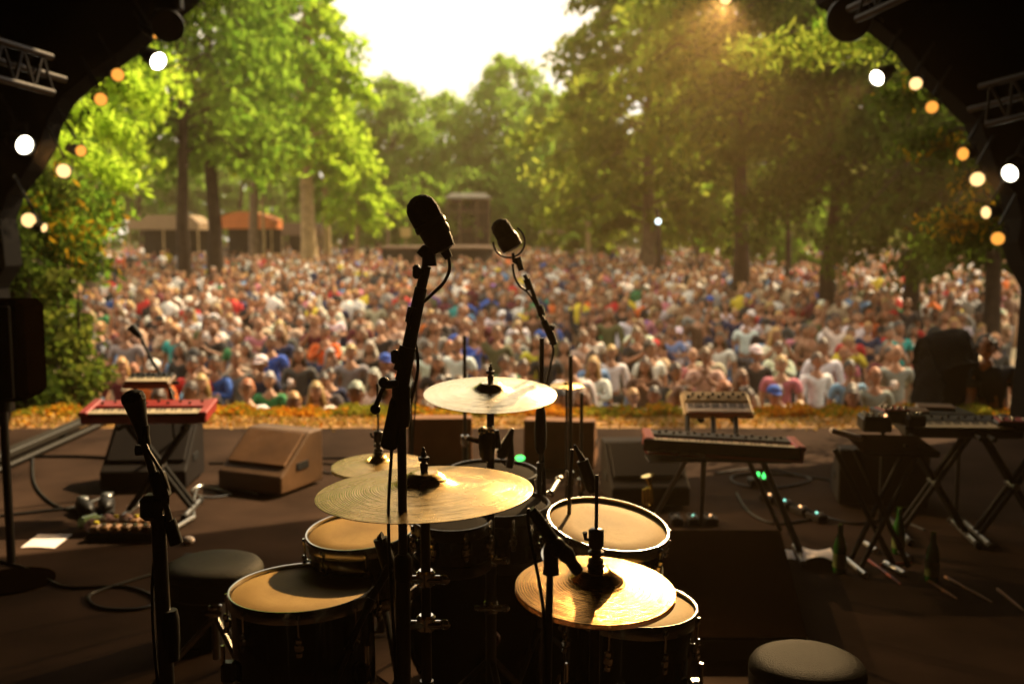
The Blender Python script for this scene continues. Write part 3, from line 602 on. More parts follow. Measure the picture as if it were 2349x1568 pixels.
def fingers(mb, wr, ha, sx, curl=.3, s=1.0):
    wr, ha = Vector(wr), Vector(ha); d = (ha - wr).normalized(); side = d.cross(Vector((0, -1, .2))).normalized() * sx; n = d.cross(side) * sx
    for i, (o, L) in enumerate(((-.027, .064), (-.009, .075), (.009, .070), (.026, .055))):
        b = ha + side * o * s + d * .01; m = b + (d * (1 - curl * .3) + n * curl * .5) * L * .5 * s; e = m + (d * (1 - curl) + n * curl) * L * .5 * s; mb.tube([b, m, e], [.0095 * s, .0088 * s, .0065 * s], 6)
    b = ha - d * .035 * s - side * .026 * s; mb.tube([b, b - side * .025 * s + d * .02 * s, b - side * .03 * s + d * .05 * s], [.012 * s, .011 * s, .008 * s], 6)
def hair_shape(kind):
    mb = MB(); seg, rings = 22, 12; c = Vector((0, -.005, 1.625)); vs = []; rs = random.Random(hash(kind) % 97 if False else len(kind))
    for i in range(rings + 1):
        th = math.pi * .62 * i / rings
        for k in range(seg):
            a = 2 * math.pi * k / seg; X = math.sin(th) * math.cos(a); Y = -math.sin(th) * math.sin(a); Z = math.cos(th)
            front = max(0.0, math.sin(a))
            if front > .3: Z = max(Z, .30 + .35 * (front - .3))       # hairline over the forehead
            j = 1 + rs.uniform(-.03, .05)
            vs.append(c + Vector((X * .083 * j, Y * .104 * j + .004, Z * .128 * j)))
    fs = []
    for i in range(rings):
        for k in range(seg):
            k2 = (k + 1) % seg; fs.append((i * seg + k, (i + 1) * seg + k, (i + 1) * seg + k2, i * seg + k2))
    mb.add(vs, fs)
    if kind == 'long':
        for (x, y, L, r) in ((-.07, .02, .26, .034), (.07, .02, .26, .034), (-.045, .07, .30, .042), (.045, .07, .30, .042), (0, .085, .32, .045), (-.078, -.02, .2, .022), (.078, -.02, .2, .022)):
            mb.tube([c + Vector((x * .8, y * .8, .05)), c + Vector((x, y, -.08)), c + Vector((x * 1.25, y * 1.1, -L * .8)), c + Vector((x * 1.1, y * 1.0, -L))], [r * .8, r, r * .9, r * .35], 8)
    if kind == 'bun': mb.ball(c + Vector((0, .07, .11)), (.045, .045, .042), 10, 8)
    if kind == 'curly':
        for _ in range(46):
            a = rs.uniform(0, 6.28); e = rs.uniform(-.1, 1.2); p = Vector((math.cos(a) * math.cos(e) * .088, math.sin(a) * math.cos(e) * .1 + .02, math.sin(e) * .12))
            if p.y < -.05 and p.z < .05: continue
            mb.ball(c + p, rs.uniform(.02, .034), 7, 5)
    return mb
def cap_shape():
    mb = MB(); M = Matrix.Translation((0, 0, 1.665)); mb.lathe([(.086, -.01), (.088, .03), (.07, .07), (.035, .092), (.004, .098)], 18, M @ Matrix.Diagonal((1, 1.18, 1, 1)))
    mb.prism([(-.065, -.085, 1.658), (.065, -.085, 1.658), (.05, -.16, 1.65), (0, -.178, 1.648), (-.05, -.16, 1.65)], (0, 0, .008)); return mb
POSES = ['arms down', 'arms folded', 'clapping', 'one arm raised', 'holding a cup', 'hands on hips', 'both hands at face']
TPL = {}
def mk(name, mb, mats):
    me = bpy.data.meshes.new(name); me.from_pydata(mb.v, [], mb.f); me.update()
    for m in mats: me.materials.append(m)
    if any(mb.m): me.polygons.foreach_set('material_index', mb.m)
    me.polygons.foreach_set('use_smooth', [True] * len(me.polygons)); return me
def grow(J, keys, add, over=None):
    K = {}
    for k in keys:
        p, r = J[k]; K[k] = (p, (r[0] + add, r[1] + add) if isinstance(r, tuple) else r + add)
    if over: K.update(over)
    return K
for ps in POSES:
    J, arms = pose_joints(ps)
    b = MB(); vs, fs = skin_mesh(J, E_ALL); b.add(vs, fs); head_shape(b, (0, -.02, 1.62))
    for s, a, sx in (('L', arms[0], -1), ('R', arms[1], 1)): fingers(b, a[2], a[3], sx, .55 if ps in ('holding a cup', 'hands on hips', 'arms down') else .25)
    TPL[ps, 'body'] = mk('person', b, [M_['skin'], M_['eye'], M_['lip']])
    torso = [('pelvis', 'belly'), ('belly', 'chest'), ('chest', 'neck0'), ('chest', 'shL'), ('chest', 'shR'), ('shL', 'elL'), ('shR', 'elR')]
    for sl in ('short', 'long'):
        K = grow(J, ['pelvis', 'belly', 'chest', 'neck0', 'shL', 'shR', 'elL', 'elR'], .016)
        p = K['pelvis']; K['pelvis'] = ((0, 0, .90), (.165, .125)); K['neck0'] = ((0, .005, 1.44), (.082, .072))
        ed = list(torso)
        if sl == 'short':
            for s in 'LR':
                a, c_ = Vector(J['sh' + s][0]), Vector(J['el' + s][0]); K['el' + s] = (tuple(a.lerp(c_, .72)), .062)
        else:
            K.update(grow(J, ['wrL', 'wrR'], .013)); ed += [('elL', 'wrL'), ('elR', 'wrR')]
        m = MB(); vs, fs = skin_mesh(K, ed); m.add(vs, fs); TPL[ps, sl] = mk('shirt', m, [M_['cloth']])
    if ps == 'arms down':
        K = grow(J, ['pelvis', 'hipL', 'hipR', 'kneeL', 'kneeR', 'ankL', 'ankR'], .014); K['pelvis'] = ((0, 0, .95), (.155, .118))
        m = MB(); vs, fs = skin_mesh(K, [('pelvis', 'hipL'), ('pelvis', 'hipR'), ('hipL', 'kneeL'), ('hipR', 'kneeR'), ('kneeL', 'ankL'), ('kneeR', 'ankR')]); m.add(vs, fs); TPL['trousers'] = mk('trousers', m, [M_['cloth']])
for hk in ('short', 'long', 'bun', 'curly'): TPL['hair', hk] = mk('hair', hair_shape(hk), [M_['hair']])
TPL['cap'] = mk('cap', cap_shape(), [M_['cloth']])
cup = MB().lathe([(.028, 0), (.038, .11)], 12, Matrix.Translation((-.115, -.36, 1.2))); TPL['cup'] = mk('cup', cup, [M_['cloth']])

COLS = {'white': (.86, .83, .78), 'cream': (.58, .46, .32), 'black': (.018, .017, .018), 'charcoal': (.07, .068, .07), 'navy': (.02, .03, .09), 'grey': (.27, .26, .25), 'red': (.50, .02, .02), 'maroon': (.13, .02, .03), 'blue': (.04, .12, .50),
        'sky-blue': (.18, .34, .60), 'green': (.04, .22, .08), 'olive': (.12, .12, .05), 'teal': (.02, .30, .30), 'tan': (.26, .15, .08), 'brown': (.12, .06, .035), 'yellow': (.75, .60, .05), 'orange': (.70, .16, .03), 'pink': (.60, .20, .26), 'purple': (.16, .06, .30)}
CW = dict(white=28, cream=14, black=22, navy=10, red=6, maroon=7, blue=3, green=2, olive=3, teal=1, tan=11, brown=8, yellow=2, orange=3, pink=3, purple=1); CW['charcoal'] = 9; CW['grey'] = 5; CW['sky-blue'] = 3
HC = {'blond': (.46, .28, .09), 'fair': (.16, .08, .032), 'brown': (.05, .024, .011), 'dark': (.022, .014, .010), 'grey': (.36, .34, .31), 'ginger': (.36, .12, .03)}
HW = {'blond': 20, 'fair': 24, 'brown': 34, 'dark': 18, 'grey': 8, 'ginger': 5}
SK = [(.42, .20, .105), (.36, .165, .085), (.50, .26, .15), (.27, .12, .06), (.40, .185, .098)]
def wpick(d, r): return r.choices(list(d), weights=list(d.values()))[0]
GRP = 'people of the crowd facing the stage'
def place_person(x, y, rz, sc, shirt, sl, hk, hc, pose, label, cap=None, pants='navy', z=None, group=GRP, rs=rnd):
    o = bpy.data.objects.new('person', TPL[pose, 'body']); col.objects.link(o)
    o.location = (x, y, ground_z(x, y) if z is None else z); o.rotation_euler = (0, 0, rz); o.scale = (sc * rs.uniform(.95, 1.08), sc, sc)
    o.color = (*rs.choice(SK), 1); tag(o, label, 'person', group)
    def ch(nm, me, c):
        q = bpy.data.objects.new(nm, me); col.objects.link(q); q.parent = o; q.color = (*[k * rs.uniform(.85, 1.1) for k in c], 1)
    ch('shirt', TPL[pose, sl], COLS[shirt]); ch('trousers', TPL['trousers'], COLS[pants])
    if hk != 'bald': ch('hair', TPL['hair', hk], HC[hc])
    if cap: ch('cap', TPL['cap'], COLS[cap])
    if pose == 'holding a cup': ch('cup', TPL['cup'], COLS['white'])
    return o
def row_word(k): return 'front' if k == 0 else names[k]
# people one can pick out in the photograph: head centre in the picture, shirt, sleeves, hair, pose, cap, scale
SPEC = [
    (2061, 812, 1.06, 'grey', 'short', 'bald', 'grey', 'holding a cup', None, 'bald man in light grey t-shirt left of the dark stagehand'),
    (1955, 848, 1.02, 'sky-blue', 'short', 'short', 'dark', 'arms down', None, 'man in light blue t-shirt above the right keyboard table'),
    (2014, 865, .97, 'grey', 'long', 'short', 'ginger', 'arms down', None, 'person with ginger hair between the blue shirt and the bald man'),
    (1737, 812, 1.0, 'black', 'short', 'short', 'brown', 'arms down', 'white', 'person in black with a white cap above the beige synthesizer'),
    (1790, 800, .98, 'white', 'long', 'short', 'brown', 'clapping', None, 'person in white pullover right of the white cap'),
    (1455, 912, .86, 'teal', 'short', 'short', 'blond', 'arms down', None, 'blond child in teal shirt at the front, left of the beige synthesizer'),
    (1546, 918, .84, 'yellow', 'short', 'short', 'blond', 'arms folded', None, 'child in yellow beside the left corner of the beige synthesizer'),
    (436, 838, 1.0, 'red', 'short', 'short', 'dark', 'arms down', None, 'dark haired person in bright red shirt right of the small left synthesizer'),
    (488, 835, 1.0, 'blue', 'long', 'short', 'brown', 'arms folded', None, 'person in bright blue jacket next to the bright red shirt'),
    (538, 826, 1.02, 'grey', 'short', 'short', 'fair', 'arms down', None, 'person in pale grey t-shirt above the left wedge monitor'),
    (540, 775, 1.0, 'green', 'short', 'short', 'fair', 'arms down', None, 'person in green shirt behind the pale grey t-shirt'),
    (595, 836, .98, 'navy', 'short', 'short', 'brown', 'arms down', 'white', 'person in navy shirt and white cap left of the centre'),
    (272, 840, .98, 'maroon', 'long', 'long', 'blond', 'both hands at face', None, 'long haired blond person in maroon at the left front'),
    (285, 765, 1.05, 'grey', 'short', 'short', 'fair', 'arms down', None, 'tall person in pale grey shirt behind the maroon top, left side'),
    (455, 880, .95, 'black', 'short', 'long', 'blond', 'arms down', None, 'long haired blond person in black beside the red keyboard end'),
    (290, 898, .95, 'white', 'short', 'short', 'grey', 'arms folded', 'cream', 'person in white with a pale cap behind the left red keyboard'),
    (1540, 760, 1.0, 'sky-blue', 'short', 'short', 'fair', 'arms folded', None, 'person in light blue shirt in the middle of the right crowd'),
    (1650, 755, 1.0, 'navy', 'short', 'short', 'brown', 'one arm raised', None, 'person in navy raising one arm right of centre'),
    (1750, 705, 1.0, 'red', 'short', 'short', 'brown', 'arms down', None, 'person in red shirt in front of the thick brown trunk'),
    (1725, 725, 1.0, 'white', 'short', 'short', 'grey', 'arms down', 'white', 'person in white with a white cap, left of the red shirt'),
    (1630, 690, 1.0, 'white', 'short', 'short', 'fair', 'arms down', 'blue', 'person in white with a blue cap left of the thick trunk'),
    (1065, 745, 1.0, 'blue', 'short', 'short', 'fair', 'hands on hips', None, 'person in bright blue shirt above the raised cymbal'),
    (1208, 700, 1.0, 'yellow', 'short', 'short', 'brown', 'arms folded', None, 'person in yellow shirt left of the second microphone boom'),
    (1955, 765, 1.0, 'red', 'short', 'short', 'brown', 'arms down', None, 'person with orange red top in the right crowd'),
    (640, 715, 1.04, 'black', 'long', 'short', 'dark', 'arms down', None, 'person in black jacket left of the tall microphone stand'),
    (610, 722, 1.04, 'white', 'short', 'short', 'dark', 'arms down', None, 'person in white beside the black jacket'),
    (470, 700, 1.04, 'white', 'short', 'short', 'fair', 'hands on hips', None, 'person in clean white t-shirt standing out in the left crowd'),
    (1200, 845, 1.0, 'black', 'short', 'short', 'brown', 'arms folded', None, 'person in black just right of the raised cymbal nut'),
]
placed = []
for (px, py, sc, sh, sl, hk, hc, ps, cp, lb) in SPEC:
    w = (py - 550) / FPX; y = 12.0
    for _ in range(6): y = (EYE - (ground_z(0, y) + 1.62 * sc)) / w
    y = max(y, 10.5); x = at(px, y)
    place_person(x, y, R(rnd.uniform(-14, 14)), sc, sh, sl, hk, hc, ps, lb, cap=cp, pants=rnd.choice(['navy', 'black', 'charcoal'])); placed.append((x, y))
rows = []; N_IND = 300 - len(SPEC); y = 10.62; k = 0
while N_IND > 0:
    x = at(185, y) + rnd.uniform(0, .4); row = []
    while x < at(2310, y):
        xx, yy = x + rnd.uniform(-.12, .12), y + rnd.uniform(-.22, .28)
        x += rnd.uniform(.62, .86)
        if k == 0 and rnd.random() < .10: continue
        if any(abs(xx - a) < .38 and abs(yy - b) < .48 for a, b in placed): continue
        row.append((xx, yy))
    row = row[:N_IND]; N_IND -= len(row); rows.append((k, y, row)); y += .98; k += 1
Y_END = y
used = set()
for k, y, row in rows:
    n = len(row)
    for i, (x, yy) in enumerate(sorted(row)):
        sh = wpick(CW, rnd); hc = wpick(HW, rnd); hk = rnd.choices(['short', 'long', 'bun', 'curly', 'bald'], weights=[50, 34, 4, 6, 5])[0]
        ps = rnd.choices(POSES, weights=[40, 17, 18, 4, 9, 7, 5])[0]; sl = rnd.choice(['short', 'short', 'long'])
        cp = rnd.choice(['white', 'black', 'blue', 'red', 'tan']) if hk == 'short' and rnd.random() < .12 else None
        sc = rnd.uniform(.91, 1.07) if rnd.random() > .07 else rnd.uniform(.74, .86)
        hw = 'bald' if hk == 'bald' else (f'{cp} cap' if cp else (f'long {hc} hair' if hk == 'long' else f'{hc} hair'))
        pw = {'holding a cup': 'with cup', 'both hands at face': 'hands at face', 'one arm raised': 'arm raised'}.get(ps, ps)
        place = f'{names[i]} from left, {row_word(k)} crowd row' if i < 30 and i <= n // 2 else f'{names[n - 1 - i]} from right, {row_word(k)} crowd row'
        lb = f'person in {sh} {"pullover" if sl == "long" else "t-shirt"}, {hw}, {pw}, {place}'
        place_person(x, yy, R(rnd.uniform(-28, 28)), sc, sh, sl, hk, hc, ps, lb, cap=cp, pants=rnd.choice(['navy', 'black', 'charcoal', 'tan', 'sky-blue']))
# the rest of the crowd: one mass of simplified but whole figures
def crowd_mass():
    T = MB(); parts = []
    def add(fn, tagc):
        n0 = len(T.v); fn(); parts.extend([tagc] * (len(T.v) - n0))
    add(lambda: T.ball((0, -.01, 1.61), (.078, .092, .115), 8, 6), 0)
    add(lambda: T.ball((0, .018, 1.645), (.084, .092, .105), 8, 5), 1)
    add(lambda: T.lathe([(.10, .0), (.125, .45), (.15, .86)], 8, Matrix.Diagonal((1.2, .8, 1, 1))), 3)
    add(lambda: T.lathe([(.15, .84), (.135, 1.05), (.175, 1.3), (.15, 1.42), (.05, 1.5)], 8, Matrix.Diagonal((1.15, .72, 1, 1))), 2)
    for sx in (-1, 1):
        add(lambda: T.tube([(sx * .19, 0, 1.40), (sx * .25, -.03, 1.15)], [.055, .045], 6), 2)
        add(lambda: T.tube([(sx * .25, -.03, 1.15), (sx * .17, -.2, 1.10), (sx * .10, -.26, 1.16)], [.038, .03, .035], 6), 0)
    tv = np.array(T.v); tp = np.array(parts); nv = len(tv)
    pos = []; y = Y_END; rs = random.Random(11)
    while y < 76:
        step = .64 if y < 30 else (.74 if y < 58 else 1.0); x = at(15, y) if y > 20 else at(150, y)
        while x < at(2335, y):
            xx, yy = x + rs.uniform(-.2, .2), y + rs.uniform(-.35, .35); x += step * rs.uniform(.75, 1.35)
            if (xx - at(1005, 54)) ** 2 + (yy - 54) ** 2 < 12.5 and yy < 60: continue
            if y > 56 and rs.random() < .35: continue
            if 44 < y < 57 and at(230, y) < xx < at(430, y) and rs.random() < .8: continue
            pos.append((xx, yy))
        y += .9 if y < 30 else (1.0 if y < 58 else 1.5)
    n = len(pos); V = np.empty((n, nv, 3)); C = np.empty((n, nv, 4)); C[..., 3] = 1
    for i, (x, y) in enumerate(pos):
        a = rs.uniform(-.5, .5); sc = rs.uniform(.92, 1.08); c, s = math.cos(a) * sc, math.sin(a) * sc
        q = tv.copy(); q2 = np.stack([q[:, 0] * c - q[:, 1] * s, q[:, 0] * s + q[:, 1] * c, q[:, 2] * sc], 1); V[i] = q2 + (x, y, ground_z(x, y))
        pal = np.array([rs.choice(SK), HC[wpick(HW, rs)], COLS[wpick(CW, rs)], COLS[rs.choice(['navy', 'black', 'charcoal', 'tan'])]]); C[i, :, :3] = pal[tp]
    fl = [f for f in T.f]; me = bpy.data.meshes.new('crowd'); me.vertices.add(n * nv); me.vertices.foreach_set('co', V.astype(np.float32).ravel())
    lt = np.array([len(f) for f in fl]); li = np.concatenate([np.array(f) for f in fl]); L = len(li)
    allidx = (li[None, :] + (np.arange(n) * nv)[:, None]).ravel(); me.loops.add(L * n); me.loops.foreach_set('vertex_index', allidx.astype(np.int32))
    st = np.concatenate([[0], np.cumsum(lt)[:-1]]); me.polygons.add(len(fl) * n); me.polygons.foreach_set('loop_start', (st[None, :] + (np.arange(n) * L)[:, None]).ravel().astype(np.int32)); me.polygons.foreach_set('loop_total', np.tile(lt, n).astype(np.int32))
    me.update(calc_edges=True); ca = me.color_attributes.new('tint', 'FLOAT_COLOR', 'POINT'); ca.data.foreach_set('color', C.astype(np.float32).ravel())
    me.polygons.foreach_set('use_smooth', [True] * len(me.polygons))
    m = bpy.data.materials.new('crowd_cloth'); m.use_nodes = True; b = m.node_tree.nodes['Principled BSDF']; b.inputs['Roughness'].default_value = .85
    a = m.node_tree.nodes.new('ShaderNodeAttribute'); a.attribute_name = 'tint'; m.node_tree.links.new(a.outputs['Color'], b.inputs['Base Color']); me.materials.append(m)
    o = bpy.data.objects.new('crowd', me); col.objects.link(o); tag(o, 'dense crowd standing farther back under the trees', 'crowd', kind='stuff'); return n
print('crowd mass', crowd_mass(), 'rows', len(rows), 'to', Y_END)

# ------------------------------------------------------------------ drum kit
def arc(a, b, c, n=10):                 # smooth curve a -> b (control) -> c
    a, b, c = Vector(a), Vector(b), Vector(c); return [a * (1 - t) ** 2 + b * 2 * t * (1 - t) + c * t * t for t in [k / n for k in range(n + 1)]]
def smooth(pts, n=6):
    pts = [Vector(p) for p in pts]; out = []
    for i in range(len(pts) - 1):
        p0 = pts[max(i - 1, 0)]; p1 = pts[i]; p2 = pts[i + 1]; p3 = pts[min(i + 2, len(pts) - 1)]
        for k in range(n):
            t = k / n; out.append(.5 * ((2 * p1) + (p2 - p0) * t + (2 * p0 - 5 * p1 + 4 * p2 - p3) * t * t + (3 * p1 - p0 - 3 * p2 + p3) * t ** 3))
    out.append(pts[-1]); return out
def tripod(rt, x, y, z, spread, mt, rad=.011, rot=0, foot=True):
    for k in range(3):
        a = R(rot + 120 * k); e = Vector((x + spread * math.cos(a), y + spread * math.sin(a), .012)); o = MB().tube([(x, y, z), e], rad, 8).build('leg', M_[mt], rt)
        if foot: MB().ball(e, rad * 1.7, 8, 6).build('rubber_foot', M_['rubber'], o, M=None) if False else None
def cymbal_prof(r, bell=.16, h=.028):
    pr = []; rb = r * bell * 1.6
    for k in range(0, 40):
        rr = r * (1 - k / 39) ** .85 if k < 39 else 0.0; rr = max(rr, .004)
        pr.append((rr, h * .6 * (1 - (rr / r) ** 1.4) + h * .85 / (1 + (rr / (rb * .80)) ** 6)))
    return pr
def cymbal(px, py, d, r, toward, roll, mt, name, label, bell=.16, pair=False, rod=0.0, stand='blackmetal', knob=True, h=.028, polex=None):
    c = P(px, py, d); Mx = tiltmat(c, toward, roll); base = Vector((c.x, c.y, 0))
    rt = thing(name, base, label, 'cymbal stand' if not pair else 'hi-hat')
    pr = cymbal_prof(r, h=h, bell=bell); cp = pr[::-1]
    MB().lathe(pr + [(x, z - .0016) for x, z in cp], 128, Mx.to_3x3().to_4x4() if False else None, cap0=False, cap1=False).build('cymbal', M_[mt], rt, M=Mx, angle=60)
    if pair:
        Mb = Mx @ Matrix.Translation((0, 0, -.012)) @ Matrix.Rotation(math.pi, 4, 'X'); MB().lathe(pr + [(x, z - .0016) for x, z in cp], 96, None, cap0=False, cap1=False).build('bottom_cymbal', M_[mt], rt, M=Mb, angle=60)
    n = Mx.to_3x3() @ Vector((0, 0, 1)); top = c + n * (h * 1.45)
    if pair:
        MB().lathe([(.018, 0), (.020, .008), (.012, .012)], 20).build('felt', M_['rubber'], rt, M=Matrix.Translation(top))
        MB().lathe([(.011, .012), (.017, .014), (.017, .022), (.010, .026), (.010, .030), (.018, .032), (.018, .040), (.0095, .044), (.017, .05), (.017, .088), (.012, .092)], 20).build('clutch', M_['blackmetal'], rt, M=Matrix.Translation(top))
        MB().tube([top + Vector((-.012, -.004, .066)), top + Vector((-.024, -.008, .070)), top + Vector((-.026, -.01, .086))], [.004, .004, .0055], 8).build('wing_screw', M_['rubber'], rt)
        MB().tube([top - Vector((0, 0, .05)), top + Vector((0, 0, rod))], .0042, 10).build('rod', M_['blackmetal'], rt)
    else:
        MB().lathe([(.004, -.02), (.009, -.012), (.0135, .006), (.0155, .022), (.0155, .034), (.010, .040), (.010, .045), (.021, .047), (.021, .060), (.010, .062), (.009, .070), (.011, .073), (.009, .08), (.005, .084), (.0065, .09), (.005, .097), (.001, .099)], 20).build('wing_nut', M_['black'], rt, M=Mx @ Matrix.Translation((0, 0, h * 1.35)) @ Matrix.Scale(.62, 4))
    low = c - Vector((0, 0, .05)); p = polex if polex is not None else c.x
    MB().tube([(p, c.y, .30), (low.x, low.y, low.z)], [.0135, .0115], 14).build('upper_pole', M_[stand], rt)
    MB().tube([(c.x, c.y, .12), (c.x, c.y, c.z * .55)], .017, 14).build('lower_pole', M_[stand], rt)
    for zz in ((c.z * .55, c.z * .42) if not (r > .24) else (.82, .71, .50, .40)):
        j = MB(); j.lathe([(.017, -.02), (.023, -.015), (.023, .015), (.017, .02)], 18, Matrix.Translation((c.x, c.y, zz))); j.tube([(c.x - .035, c.y - .012, zz), (c.x + .035, c.y - .012, zz)], [.011, .011], 10); j.ball((c.x + .045, c.y - .012, zz), (.014, .006, .013), 10, 6); j.ball((c.x - .042, c.y - .012, zz), (.010, .008, .010), 10, 6)
        j.build('wing_clamp', M_['chrome'], rt)
    tripod(rt, c.x, c.y, .32, .30, 'chrome' if stand == 'chrome' else 'blackmetal', rot=50)
    return rt, c
cymbal(975, 1127, 2.30, .2560, .6, -1.6, 'cymbal', 'ride_cymbal', 'largest bronze cymbal, low in the centre behind the tall black pole', h=.034)
cymbal(1125, 903, 3.0, .2030, 7.0, .6, 'cymbal2', 'crash_cymbal', 'brightest cymbal, raised on a thin stand in front of the crowd', h=.026)
cymbal(869, 1066, 3.7, .178, 2.6, -1, 'cymbal', 'hi_hat', 'small hi-hat half hidden behind the largest cymbal, on the left', pair=True, rod=.27)
cymbal(1365, 1347, 2.15, .1785, 5.0, 1.6, 'hat', 'hi_hat', 'golden hi-hat with a tall thin rod at the lower right of the kit', bell=.205, h=.031, pair=True, rod=.212)

def lug(rt, Mx, r, z, a, h=.05):
    L = MB(); L.bbox((r + .011, 0, 0), (.022, .024, h * .45), b=.006); L.bbox((r + .016, 0, h * .32), (.016, .016, h * .32), b=.005); L.bbox((r + .016, 0, -h * .32), (.016, .016, h * .32), b=.005)
    L.build('lug', M_['chrome'], rt, M=Mx @ Matrix.Rotation(a, 4, 'Z') @ Matrix.Translation((0, 0, z)))
def rod_(rt, Mx, r, z0, z1, a):
    L = MB(); L.tube([(r + .013, 0, z0), (r + .013, 0, z1)], .003, 8); L.lathe([(.006, -.006), (.006, .010), (.004, .013)], 8, Matrix.Translation((r + .013, 0, z1)))
    L.build('tension_rod', M_['chrome'], rt, M=Mx @ Matrix.Rotation(a, 4, 'Z'))
def drum(px, py, d, r, depth, toward, roll, label, name='tom_drum', headm='head', nl=8, legs=0, a0=.3, stand=False, cat='drum', hoopm='hoop'):
    c = P(px, py, d); Mx = tiltmat(c, toward, roll); rt = thing(name, (c.x, c.y, 0), label, cat)
    MB().lathe([(r - .004, -depth + .008), (r, -depth + .012), (r, -.016), (r - .004, -.010)], 72, cap0=True, cap1=False).build('shell', M_['shell'], rt, M=Mx)
    MB().lathe([(r + .001, -.014), (r + .001, -.003), (r - .004, .0005), (r * .6, .001), (r * .2, .0012), (.001, .0012)], 96, cap0=False).build('head', M_[headm], rt, M=Mx, angle=70)
    hp = [(r + .003, -.026), (r + .009, -.024), (r + .0095, .006), (r + .006, .0115), (r + .0015, .011), (r + .0005, .004)]
    MB().lathe(hp + [hp[0]], 96, cap0=False, cap1=False).build('hoop', M_[hoopm], rt, M=Mx, angle=50)
    Mb = Mx @ Matrix.Translation((0, 0, -depth)) @ Matrix.Rotation(math.pi, 4, 'X'); MB().lathe(hp + [hp[0]], 64, cap0=False, cap1=False).build('bottom_hoop', M_[hoopm], rt, M=Mb)
    for k in range(nl):
        a = a0 + 2 * math.pi * k / nl; zl = -min(.085, depth * .42); lug(rt, Mx, r, zl, a, .06); rod_(rt, Mx, r, zl + .01, -.01, a)
    if legs:
        for k in range(3):
            a = R(90 + 120 * k); e = Vector((c.x + (r + .03) * math.cos(a), c.y + (r + .03) * math.sin(a), .0)); o = MB().tube([e + Vector((0, 0, .01)), e + Vector((0, 0, c.z - .12))], .006, 8).build('leg', M_['chrome'], rt)
            MB().bbox(e + Vector((-.015 * math.cos(a), -.015 * math.sin(a), c.z - .2)), (.04, .04, .06)).build('leg_bracket', M_['blackmetal'], rt)
    if stand:
        MB().tube([(c.x, c.y, .10), (c.x, c.y, c.z - depth - .03)], .014, 12).build('pole', M_['chrome'], rt)
        for k in range(3):
            a = R(30 + 120 * k); e = Mx @ Vector(((r + .01) * math.cos(a), (r + .01) * math.sin(a), -depth - .005)); MB().tube([(c.x, c.y, c.z - depth - .05), e, e + Vector((0, 0, .03))], .006, 8).build('basket_arm', M_['chrome'], rt)
        tripod(rt, c.x, c.y, .25, .27, 'chrome', rot=20)
    return rt, c
drum(694, 1351, 2.81, .2035, .40, .2, -1.0, 'floor tom with a lit tan head at the lower left of the kit', 'floor_tom', legs=1, a0=.15)
drum(829, 1219, 3.07, .167, .19, 5.2, -3.5, 'tom with a tan head shaded by a cymbal, left of the centre', 'rack_tom', stand=True, a0=.2)
drum(1394, 1205, 2.90, .1765, .14, 9.0, 7.0, 'shallow drum with tan head tilted right, between the cymbals and the black case', 'snare_drum', stand=True, a0=.1)
drum(1445, 1387, 2.66, .178, .46, .4, 3.0, 'floor tom with glossy dark shell partly hidden under the golden hi-hat', 'floor_tom', legs=1, a0=.4)
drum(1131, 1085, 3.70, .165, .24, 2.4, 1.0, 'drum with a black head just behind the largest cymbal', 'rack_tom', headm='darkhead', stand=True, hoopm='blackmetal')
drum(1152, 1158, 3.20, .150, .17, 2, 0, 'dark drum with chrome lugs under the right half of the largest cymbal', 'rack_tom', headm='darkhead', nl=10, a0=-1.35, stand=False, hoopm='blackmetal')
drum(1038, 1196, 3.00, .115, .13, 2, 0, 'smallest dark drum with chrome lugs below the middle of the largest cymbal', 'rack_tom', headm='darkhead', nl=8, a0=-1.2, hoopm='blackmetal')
def bassdrum():
    c = Vector((at(1128, 3.3), 3.3, .29)); rt = thing('bass_drum', (c.x, c.y, 0), 'large dark bass drum lying on its side in the middle of the kit', 'drum')
    Mx = Matrix.Translation(c) @ Matrix.Rotation(R(90), 4, 'X'); r = .28
    MB().lathe([(r, -.4), (r, 0)], 64, cap0=True, cap1=True).build('shell', M_['shell'], rt, M=Mx)
    for z in (0, -.4): MB().lathe([(r - .004, z - .02), (r + .014, z - .02), (r + .014, z + .02), (r - .004, z + .02), (r - .004, z - .02)], 64, cap0=False, cap1=False).build('hoop', M_['shell'], rt, M=Mx)
    MB().lathe([(r - .005, .003), (.001, .004)], 48, cap0=False).build('head', M_['darkhead'], rt, M=Mx)
    for k in range(8):
        a = 2 * math.pi * k / 8 + .2; x, z = (r + .02) * math.cos(a), (r + .02) * math.sin(a)
        MB().tube([c + Vector((x, .0, z)), c + Vector((x, .12, z))], .004, 8).build('tension_rod', M_['chrome'], rt); MB().bbox(c + Vector((x, -.02, z)), (.03, .016, .03)).build('claw', M_['chrome'], rt)
    for s in (-1, 1): MB().tube([c + Vector((s * .27, .1, -.05)), c + Vector((s * .38, .0, -.285))], .008, 8).build('spur', M_['chrome'], rt)
    MB().tube([c + Vector((.0, .2, .27)), c + Vector((0, .15, .36)), c + Vector((.08, -.05, .42))], .013, 10).build('tom_arm', M_['chrome'], rt); MB().tube([c + Vector((.0, .2, .27)), c + Vector((-.02, .15, .36)), c + Vector((-.16, -.15, .40))], .013, 10).build('tom_arm', M_['chrome'], rt)
    MB().bbox(c + Vector((0, .2, .31)), (.07, .07, .07)).build('arm_bracket', M_['chrome'], rt)
bassdrum()
